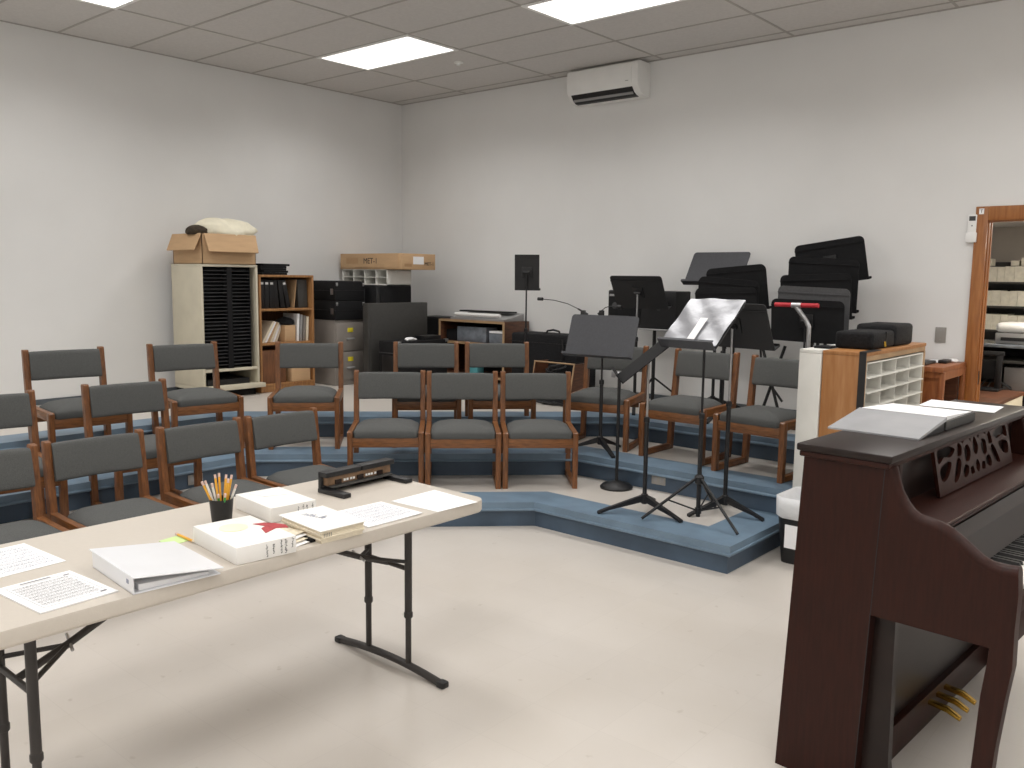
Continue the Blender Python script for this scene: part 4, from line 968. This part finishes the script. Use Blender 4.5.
# fretwork music desk (2D outline with holes, extruded)
cu = bpy.data.curves.new('music_desk', 'CURVE'); cu.dimensions = '2D'; cu.fill_mode = 'BOTH'; cu.extrude = 0.006
def spl(pts):
    s = cu.splines.new('POLY'); s.points.add(len(pts) - 1); s.use_cyclic_u = True
    for p, q_ in zip(s.points, pts): p.co = (q_[0], q_[1], 0, 1)
def smooth(pts, n_=5):
    out = []; N = len(pts)
    for i in range(N):
        p0, p1, p2, p3 = [Vector(pts[(i + k) % N]) for k in (-1, 0, 1, 2)]
        for k in range(n_):
            t_ = k / n_; out.append(tuple(0.5 * ((2 * p1) + (-p0 + p2) * t_ + (2 * p0 - 5 * p1 + 4 * p2 - p3) * t_ * t_ + (-p0 + 3 * p1 - 3 * p2 + p3) * t_ ** 3)))
    return out
hw, hh = 0.415, 0.165
spl([(-hw, 0), (hw, 0), (hw - 0.005, hh), (0.16, hh), (0.13, hh - 0.025), (0.07, hh + 0.004), (0.045, hh - 0.03), (0.02, hh + 0.016), (-0.02, hh + 0.016), (-0.045, hh - 0.03), (-0.07, hh + 0.004), (-0.13, hh - 0.025), (-0.16, hh), (-hw + 0.005, hh)])
for s in (-1, 1):
    for h_ in ([(0.385, 0.055), (0.325, 0.065), (0.275, 0.115), (0.325, 0.125), (0.395, 0.105)], [(0.40, 0.13), (0.34, 0.148), (0.275, 0.14), (0.225, 0.165), (0.30, 0.19), (0.395, 0.185)],
               [(0.27, 0.03), (0.215, 0.045), (0.175, 0.10), (0.20, 0.125), (0.235, 0.095)], [(0.205, 0.135), (0.165, 0.13), (0.15, 0.165), (0.185, 0.185)],
               [(0.155, 0.03), (0.115, 0.04), (0.10, 0.07), (0.135, 0.085), (0.165, 0.06)], [(0.125, 0.10), (0.085, 0.095), (0.06, 0.13), (0.085, 0.165), (0.125, 0.15)],
               [(0.08, 0.03), (0.045, 0.035), (0.055, 0.065), (0.085, 0.06)]):
        spl(smooth([(s * a * 0.965, b_ * 0.8) for a, b_ in h_]))
spl(smooth([(0.0, 0.022), (0.022, 0.045), (0.0, 0.07), (-0.022, 0.045)])); spl(smooth([(0.0, 0.085), (0.03, 0.112), (0.0, 0.15), (-0.03, 0.112)]))
src = bpy.data.objects.new('desk_source', cu); COL.objects.link(src); bpy.context.view_layer.update()
me = bpy.data.meshes.new_from_object(src.evaluated_get(bpy.context.evaluated_depsgraph_get()))
bpy.data.objects.remove(src); bpy.data.curves.remove(cu); me.materials.clear(); me.materials.append(MT['mahog']); me.name = 'music_desk'
o = bpy.data.objects.new('music_desk', me); COL.objects.link(o); o.parent = PT
o.matrix_local = Matrix.Translation((0.342, PL / 2 + 0.05, 0.905)) @ Matrix.Rotation(R(-12), 4, 'Y') @ Matrix.Rotation(R(90), 4, 'Z') @ Matrix.Rotation(R(90), 4, 'X')
PM = Matrix.Translation((6.662, -4.345, 0)) @ Matrix.Rotation(R(-4.5), 4, 'Z')
# binder open on the piano: silver front wedge and white pages
ZP = 1.1123
t = thing('ring_binder', 'grey plastic binder of white pages lying open on the piano top', 'binder', (6.822, -3.78, ZP), R(-3))
c = B(); c.prism([(-0.27, 0.0), (-0.255, 0.0), (0.0, 0.035), (0.0, 0.048), (-0.27, 0.006)], (-0.145, 0.160), 'x')
c.build('front_cover', 'silver2', t)
c = B(); c.prism([(0.0, 0.0), (0.31, 0.0), (0.31, 0.034), (0.0, 0.048)], (-0.138, 0.150), 'x'); c.build('pages', 'paper', t)
c = B(); c.box(-0.145, 0.160, 0.0, 0.315, 0.0, 0.004); c.build('back_cover', 'black', t)
c = B(); c.prism([(-0.26, 0.0), (-0.02, 0.032), (-0.02, 0.0)], (0.150, 0.158), 'x'); c.build('inner_edge', 'black', t)
c = B(); c.box(0.150, 0.162, -0.01, 0.315, 0.004, 0.033); c.build('edge', 'charcoal', t)
c = B(); c.box(-0.175, -0.10, 0.05, 0.20, 0.002, 0.0045); c.build('loose_page', 'paper', t)
sheet('paper_sheet', 'white sheet lying on the far end of the piano top', [(6.725, -3.20), (6.715, -2.975), (7.0, -2.99), (7.01, -3.205)], 'paper', 0.002, ZP + 0.0005)

# ------------------------------------------------------------------ rolling stool behind the piano
t = thing('rolling_stool', 'rolling stool whose caster base shows beside the piano leg', 'stool', (7.72, -3.55, 0))
for k in range(5):
    a = 2 * PI * k / 5 + 2.75
    B().tube([(0.03 * math.cos(a), 0.03 * math.sin(a), 0.11), (0.28 * math.cos(a), 0.28 * math.sin(a), 0.075)], 0.018, 10, 0.013).build('leg', 'black', t, True)
    B().at((0.28 * math.cos(a), 0.28 * math.sin(a), 0.0), rz=a).tube([(0, -0.02, 0.03), (0, 0.02, 0.03)], 0.03, 16).build('caster', 'black', t, True)
B().tube([(0, 0, 0.09), (0, 0, 0.44)], 0.025, 14).build('column', 'black', t, True)
B().lathe([(0.16, 0.44), (0.18, 0.45), (0.185, 0.49), (0.16, 0.51), (0.05, 0.515)], 32).build('seat', 'mesh_bag', t, True)

# ------------------------------------------------------------------ right: shelf units, bag, bin, desk, door
# white unit (back to back with wooden unit)
t = thing('white_bookcase', 'narrow white bookcase end backing onto the wooden shelf unit', 'bookcase', (5.695, -1.36, 0))
for y in (-0.59, 0.59): bx('end_panel', 'sorter', t, 0.0, 0.135, y - 0.012, y + 0.012, 0, 1.196)
bx('top_panel', 'sorter', t, 0.0, 0.135, -0.602, 0.602, 1.196, 1.218); bx('back_panel', 'sorter', t, 0.123, 0.135, -0.578, 0.578, 0, 1.2, bev=0)
for zz in (0.06, 0.43, 0.80): bx('shelf', 'sorter', t, 0.004, 0.123, -0.578, 0.578, zz, zz + 0.02, bev=0)
t = thing('shelf_unit', 'wooden shelf unit housing white pigeonholes, black bag on top', 'shelf unit', (5.832, -1.36, 0))
for y in (-0.59, 0.57): bx('end_panel', 'wood2', t, 0.0, 0.245, y, y + 0.022, 0, 1.195)
bx('top_panel', 'wood2', t, 0.0, 0.25, -0.592, 0.594, 1.195, 1.218)
bx('back_panel', 'wood2', t, 0.0, 0.012, -0.568, 0.57, 0, 1.195, bev=0)
bx('bottom_panel', 'wood2', t, 0.012, 0.245, -0.568, 0.57, 0.05, 0.07, bev=0)
c = B(); c.box(0.23, 0.247, -0.568, 0.57, 1.165, 1.195); c.box(0.23, 0.247, -0.59, -0.555, 0, 1.165); c.box(0.23, 0.247, 0.56, 0.592, 0, 1.165); c.build('face_frame', 'edge', t)
for k, zz in enumerate((0.072, 0.44, 0.80)):
    t = thing('pigeonhole_sorter', '%s white pigeonhole unit inside the wooden shelf unit by the piano' % ('lowest', 'middle', 'topmost')[k], 'sorter', (5.965, -1.36, zz), R(90), 'white pigeonhole units')
    sorter(t, 1.10, 0.225, 0.355, 4, 4, 'sorter', 0.008, lip=True)
# black bag
t = thing('equipment_bag', 'soft black equipment bag with hanging strap on the wooden shelf unit', 'bag', (5.93, -1.40, 1.2185))
B().box(-0.115, 0.115, -0.33, 0.10, 0.0, 0.105, bev=0.02, seg=3).build('body', 'mesh_bag', t, True, angle=60)
B().box(-0.125, 0.125, 0.05, 0.42, 0.0, 0.138, bev=0.025, seg=3).build('pocket', 'mesh_bag', t, True, angle=60)
B().box(-0.118, 0.118, -0.10, -0.095, 0.006, 0.10).build('zip', 'black', t)
c = B(); c.box(0.118, 0.158, -0.560, -0.556, -0.90, 0.004); c.box(0.116, 0.156, -0.556, -0.30, 0.0, 0.005); c.build('strap', 'black', t)
c = B(); c.tube([(0.152, -0.24, 0.05), (0.157, -0.24, 0.02)], 0.008, 8); c.build('buckle', 'brass', t, True)
c = B(); c.box(-0.20, -0.10, -0.44, -0.31, 0.0, 0.014, bev=0.005); c.build('flap', 'mesh_bag', t, True)
# waste bin
t = thing('waste_bin', 'black waste bin with white plastic liner beside the riser end', 'bin', (5.885, -2.16, 0))
c = B(); pr0 = rrect(0.22, 0.28, 0.04, 5); rs = []
for s, z in ((1.0, 0.0), (1.25, 0.36), (1.27, 0.37), (1.22, 0.37), (0.97, 0.012)): rs.append([c.v((p[0] * s, p[1] * s, z)) for p in pr0])
for a, b_ in zip(rs, rs[1:]):
    for q_ in range(len(a)): c.f([a[q_], a[(q_ + 1) % len(a)], b_[(q_ + 1) % len(a)], b_[q_]])
c.f(rs[0][::-1]); c.f(rs[-1]); c.build('body', 'black', t, True, angle=50)
c = B(); rs = []; r_ = random.Random(8)
for s, z in ((1.22, 0.262), (1.30, 0.272), (1.31, 0.34), (1.31, 0.392), (1.20, 0.388), (1.12, 0.25), (1.0, 0.12)):
    rs.append([c.v((p[0] * s * (1 + 0.02 * math.sin(7 * math.atan2(p[1], p[0]) + 9 * z)), p[1] * s * (1 + 0.02 * math.sin(9 * math.atan2(p[1], p[0]))), z + 0.012 * math.sin(5 * math.atan2(p[1], p[0])) * (0.3 if z > 0.3 else 1.0))) for p in pr0])
for a, b_ in zip(rs, rs[1:]):
    for q_ in range(len(a)): c.f([a[q_], a[(q_ + 1) % len(a)], b_[(q_ + 1) % len(a)], b_[q_]])
c.f(rs[-1]); c.build('liner', 'liner', t, True, angle=180)
c = B(); c.box(-0.07, 0.06, -0.172, -0.166, 0.10, 0.235); c.build('label', 'paper', t)
# wooden desk at the back wall
t = thing('teacher_desk', 'reddish wooden desk with open knee space against the back wall', 'desk', (5.822, -0.33, 0))
bx('top_panel', 'redwood', t, -0.14, 0.345, -0.31, 0.30, 1.01, 1.045)
for a in (-0.135, 0.315):
    for y in (-0.30, 0.255): bx('leg', 'redwood', t, a, a + 0.035, y, y + 0.04, 0, 1.01)
bx('front_panel', 'redwood', t, -0.10, 0.315, -0.285, -0.27, 0.15, 1.0, bev=0)
for zz in (0.15, 0.97): bx('rail', 'redwood', t, -0.10, 0.315, -0.298, -0.27, zz, zz + 0.04, bev=0)
bx('side_rail', 'redwood', t, 0.318, 0.345, -0.26, 0.255, 0.955, 1.01, bev=0)
bx('inner_panel', 'walnut', t, -0.10, 0.31, 0.24, 0.255, 0.1, 1.0, bev=0); bx('inner_side', 'walnut', t, -0.10, -0.085, -0.26, 0.24, 0.1, 1.0, bev=0)
o = B().box(5.93, 6.03, -0.56, -0.30, 1.0455, 1.066, 0.006).build('stapler', 'black', None, True); tag(o, 'flat black device on the wooden desk', 'device')
o = B().box(6.04, 6.10, -0.30, -0.16, 1.0455, 1.069, 0.006).build('remote_control', 'black', None, True); tag(o, 'small black gadget on the desk near the door frame', 'device')
o = blob('eraser_block', 'paper', 6.095, -0.12, 1.0455 + 0.01, 0.035, 0.05, 0.016, 2, 0.08, 0.6); tag(o, 'small white object on the wooden desk by the door frame', 'eraser')
o = B().box(5.93, 6.05, -0.26, -0.05, 1.0455, 1.05).build('paper_sheet', 'paper'); tag(o, 'white paper under the gadgets on the wooden desk', 'paper')
# wall plate, remote holder, AC
t = thing('wall_plate', 'grey blank plate on the wall above the wooden desk', 'wall plate', (5.97, -0.001, 1.233))
bx('plate', 'plate', t, -0.038, 0.038, -0.007, 0, -0.058, 0.058, bev=0.002)
for s in (-1, 1): B().at((0, -0.007, s * 0.035), rx=R(90)).lathe([(0.004, 0), (0.003, 0.0015)], 10).build('screw', 'grey_plastic', t, True)
t = thing('remote_holder', 'white remote control in wall holder beside the door frame', 'remote control', (6.132, -0.001, 2.015))
B().box(-0.03, 0.03, -0.022, -0.006, -0.09, 0.10, bev=0.005).build('remote', 'white_metal', t, True)
bx('screen', 'slot', t, -0.021, 0.021, -0.0235, -0.0215, 0.055, 0.088, bev=0)
B().at((0, -0.022, 0.02), rx=R(90)).lathe([(0.006, 0), (0.005, 0.002)], 12).build('button', 'grey_plastic', t, True)
B().box(-0.036, 0.036, -0.030, 0.0, -0.10, -0.03, bev=0.004).build('holder', 'white_metal', t, True)
t = thing('air_conditioner', 'white wall-mounted air conditioner high on the back wall under the ceiling', 'air conditioner', (2.965, 0, 3.27))
prof = [(-0.002, 0.0), (-0.06, 0.0), (-0.125, 0.012), (-0.165, 0.035), (-0.20, 0.075), (-0.215, 0.11), (-0.222, 0.20), (-0.215, 0.285), (-0.195, 0.30), (-0.002, 0.30)]
B().prism(prof, (-0.395, 0.395), 'x', 0.003).build('body', 'white_metal', t, True, angle=25)
c = B(); c.prism([(-0.205, 0.075), (-0.222, 0.11), (-0.229, 0.20), (-0.222, 0.283), (-0.214, 0.283), (-0.214, 0.10)], (-0.39, 0.335), 'x'); c.build('front_panel', 'white_metal', t, True, angle=25)
c = B(); c.prism([(-0.090, 0.010), (-0.125, 0.016), (-0.165, 0.04), (-0.196, 0.078), (-0.204, 0.076), (-0.170, 0.031), (-0.128, 0.006), (-0.092, 0.001)], (-0.355, 0.33), 'x'); c.build('outlet_slot', 'black', t)
c = B(); c.at((0, -0.168, 0.027), rx=R(-46)).box(-0.345, 0.32, -0.012, 0.012, -0.004, 0.002); c.build('louver', 'grey_plastic', t)
bx('logo_mark', 'grey_plastic', t, 0.27, 0.30, -0.2275, -0.224, 0.125, 0.13, bev=0)
# door casing
c = B(); cz = DZ
c.box(DX0 - 0.078, DX0 + 0.005, -0.02, 0.0, 0, cz + 0.095, bev=0.003); c.box(DX1 - 0.005, DX1 + 0.105, -0.02, 0.0, 0, cz + 0.095, bev=0.003); c.box(DX0 + 0.005, DX1 - 0.005, -0.02, 0.0, cz - 0.005, cz + 0.095, bev=0.003)
d1 = c.build('door_1', 'doorwood', None, True, angle=30); struct(d1)
c = B(); c.box(DX0 - 0.0, DX0 + 0.014, 0.0, 0.082, 0, cz); c.box(DX1 - 0.014, DX1, 0.0, 0.082, 0, cz); c.box(DX0 + 0.014, DX1 - 0.014, 0.0, 0.082, cz - 0.014, cz)
c.box(DX0 + 0.014, DX0 + 0.020, 0.045, 0.075, 0, cz - 0.014); c.build('door_jamb', 'doorwood', d1)
bx('strike_plate', 'black', d1, DX0 + 0.0135, DX0 + 0.0155, 0.010, 0.038, 0.88, 0.98, bev=0)
t = thing('frame_tag', 'tiny white tag with a letter T at the door frame corner', 'tag', (6.188, -0.0205, 2.135))
bx('card', 'paper', t, -0.016, 0.016, -0.0012, 0, -0.02, 0.02, bev=0)
lettering('T', 0.034, 'ink', t, 'lettering', (0, -0.0016, 0), (R(90), 0, 0))

# ------------------------------------------------------------------ adjoining room seen through the doorway
RX0, RX1, RY1, RZ = 4.2, 8.2, 3.2, 2.2
struct(B().box(RX0, RX1, 0.0, RY1, -0.1, 0.0).build('floor_adjoining', 'floor'))
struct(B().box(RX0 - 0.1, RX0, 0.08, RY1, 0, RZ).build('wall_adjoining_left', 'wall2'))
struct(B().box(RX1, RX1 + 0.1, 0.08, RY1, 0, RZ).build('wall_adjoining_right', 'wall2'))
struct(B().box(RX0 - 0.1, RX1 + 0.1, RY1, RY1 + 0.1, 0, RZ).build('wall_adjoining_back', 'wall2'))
struct(B().box(RX0 - 0.1, RX1 + 0.1, 0.08, RY1 + 0.1, RZ, RZ + 0.08).build('ceiling_adjoining', 'ceil'))
t = thing('ceiling_light', 'unseen ceiling light added to brighten the adjoining room', 'ceiling light', (7.2, 1.2, RZ), 0, 'ceiling light panels')  # lamp added out of view to brighten what the doorway shows
bx('frame', 'white_metal', t, -0.62, 0.62, -0.31, 0.31, -0.012, -0.0005, bev=0)
lam2 = mat('lamp_diffuser_added', (255, 255, 255), 0.5, emit=(255, 246, 232), estr=34.0, var=0.005)
B().box(-0.59, 0.59, -0.28, 0.28, -0.016, -0.0125).build('diffuser', lam2, t)
t = thing('storage_shelving', 'dark shelving of white octavo boxes seen through the doorway', 'shelving', (5.9, 2.95, 0))
for a in (-0.72, 0.70): bx('upright', 'charcoal', t, a, a + 0.02, -0.16, 0.2, 0, 1.86, bev=0)
for zz in (0.25, 0.70, 1.135, 1.375, 1.615): bx('shelf', 'charcoal', t, -0.70, 0.70, -0.16, 0.2, zz, zz + 0.022, bev=0)
bx('back_panel', 'slot', t, -0.70, 0.70, 0.19, 0.2, 0, 1.84, bev=0)
r_ = random.Random(21)
for zz, nm, hb in ((1.1575, 'lowest', 0.155), (1.3975, 'middle', 0.155), (1.6375, 'top', 0.16)):
    x = 5.25
    while x < 6.5:
        wd = r_.uniform(0.055, 0.085)
        o = B().box(x, x + wd - 0.003, 2.80, 3.1, zz, zz + hb - r_.uniform(0, 0.012)).build('octavo_box', 'boxes'); tag(o, 'white octavo music box on the %s visible shelf through the doorway' % nm, 'box', 'octavo boxes on the %s shelf beyond the door' % nm); x += wd
for k, (x, h_) in enumerate(((5.60, 0.07), (5.84, 0.05), (5.93, 0.08), (6.1, 0.05))):
    o = B().box(x, x + 0.07, 2.85, 3.0, 1.7985, 1.7985 + h_).build('card_stand', 'boxes'); tag(o, 'small pale item standing on the top row of octavo boxes', 'item', 'small items on the octavo boxes')
# computer desk with printer
t = thing('computer_desk', 'dark computer desk with grey top seen through the doorway', 'desk', (6.15, 1.75, 0))
bx('top_panel', 'glass_grey', t, -0.45, 0.55, -0.35, 0.35, 1.07, 1.095); bx('keyboard_shelf', 'charcoal', t, -0.45, 0.5, -0.35, 0.30, 0.94, 0.96, bev=0)
for a in (-0.44, 0.5):
    for y in (-0.33, 0.29): bx('leg', 'black', t, a, a + 0.045, y, y + 0.045, 0, 1.07, bev=0)
bx('lower_shelf', 'redwood', t, -0.45, 0.55, -0.35, 0.35, 0.67, 0.695, bev=0); bx('back_panel', 'black_matte', t, -0.44, 0.54, 0.33, 0.345, 0.0, 1.06, bev=0)
t = thing('printer', 'white desktop printer on the desk through the doorway', 'printer', (6.22, 1.72, 1.0955))
B().box(-0.20, 0.28, -0.2, 0.2, 0.0, 0.10, bev=0.015).build('body', 'grey_plastic', t, True)
B().box(-0.20, 0.28, -0.21, 0.2, 0.101, 0.185, bev=0.035, seg=3).build('lid', 'white_metal', t, True)
bx('output_slot', 'black', t, -0.15, 0.23, -0.212, -0.19, 0.03, 0.06, bev=0)
o = B().box(6.12, 6.36, 1.5, 1.72, 0.6955, 0.90, 0.006).build('computer_tower', 'grey_plastic', None, True); tag(o, 'light grey box standing on the lower shelf of the computer desk', 'computer')
c = B()
for k in range(4): c.tube([(5.95 + 0.06 * k, 1.42, 0.708), (5.98 + 0.05 * k, 1.45, 0.76), (6.04 + 0.05 * k, 1.44, 0.82 - 0.03 * k), (6.2, 1.43, 0.708)], 0.007, 6)
o = c.build('power_cable', 'cable', None, True); tag(o, 'loose cables on the lower shelf of the computer desk', 'cable')
# black frame on the low cabinet
t = thing('monitor_stand', 'black frame stand on the low beige cabinet through the doorway', 'stand', (6.05, 1.25, 0.7105))
bx('base', 'black', t, -0.16, 0.10, -0.09, 0.09, 0.0, 0.02)
for a in (-0.15, 0.055): bx('post', 'black', t, a, a + 0.045, -0.02, 0.02, 0.02, 0.32)
bx('top_bar', 'black', t, -0.16, 0.11, -0.022, 0.022, 0.30, 0.335); bx('middle_bar', 'black_matte', t, -0.105, 0.055, -0.012, 0.012, 0.10, 0.26)
# low cabinet inside the doorway
t = thing('low_cabinet', 'low beige cabinet with wooden top edge just inside the doorway', 'cabinet', (6.02, 1.0, 0))
bx('body', 'beige', t, -0.25, 0.28, -0.65, 0.38, 0.0, 0.68); bx('top_panel', 'walnut', t, -0.26, 0.285, -0.66, 0.385, 0.68, 0.71)

# ------------------------------------------------------------------ world and view
wd_ = bpy.data.worlds.new('world'); SC.world = wd_; wd_.use_nodes = True
wd_.node_tree.nodes['Background'].inputs['Color'].default_value = (0.5, 0.5, 0.5, 1); wd_.node_tree.nodes['Background'].inputs['Strength'].default_value = 0.02
SC.view_settings.view_transform = 'Standard'; SC.view_settings.look = 'None'; SC.view_settings.gamma = 1.0; SC.view_settings.use_curve_mapping = False
SC.view_settings.exposure = -0.28
SC.cycles.max_bounces = 8; SC.cycles.diffuse_bounces = 5; SC.cycles.use_denoising = True
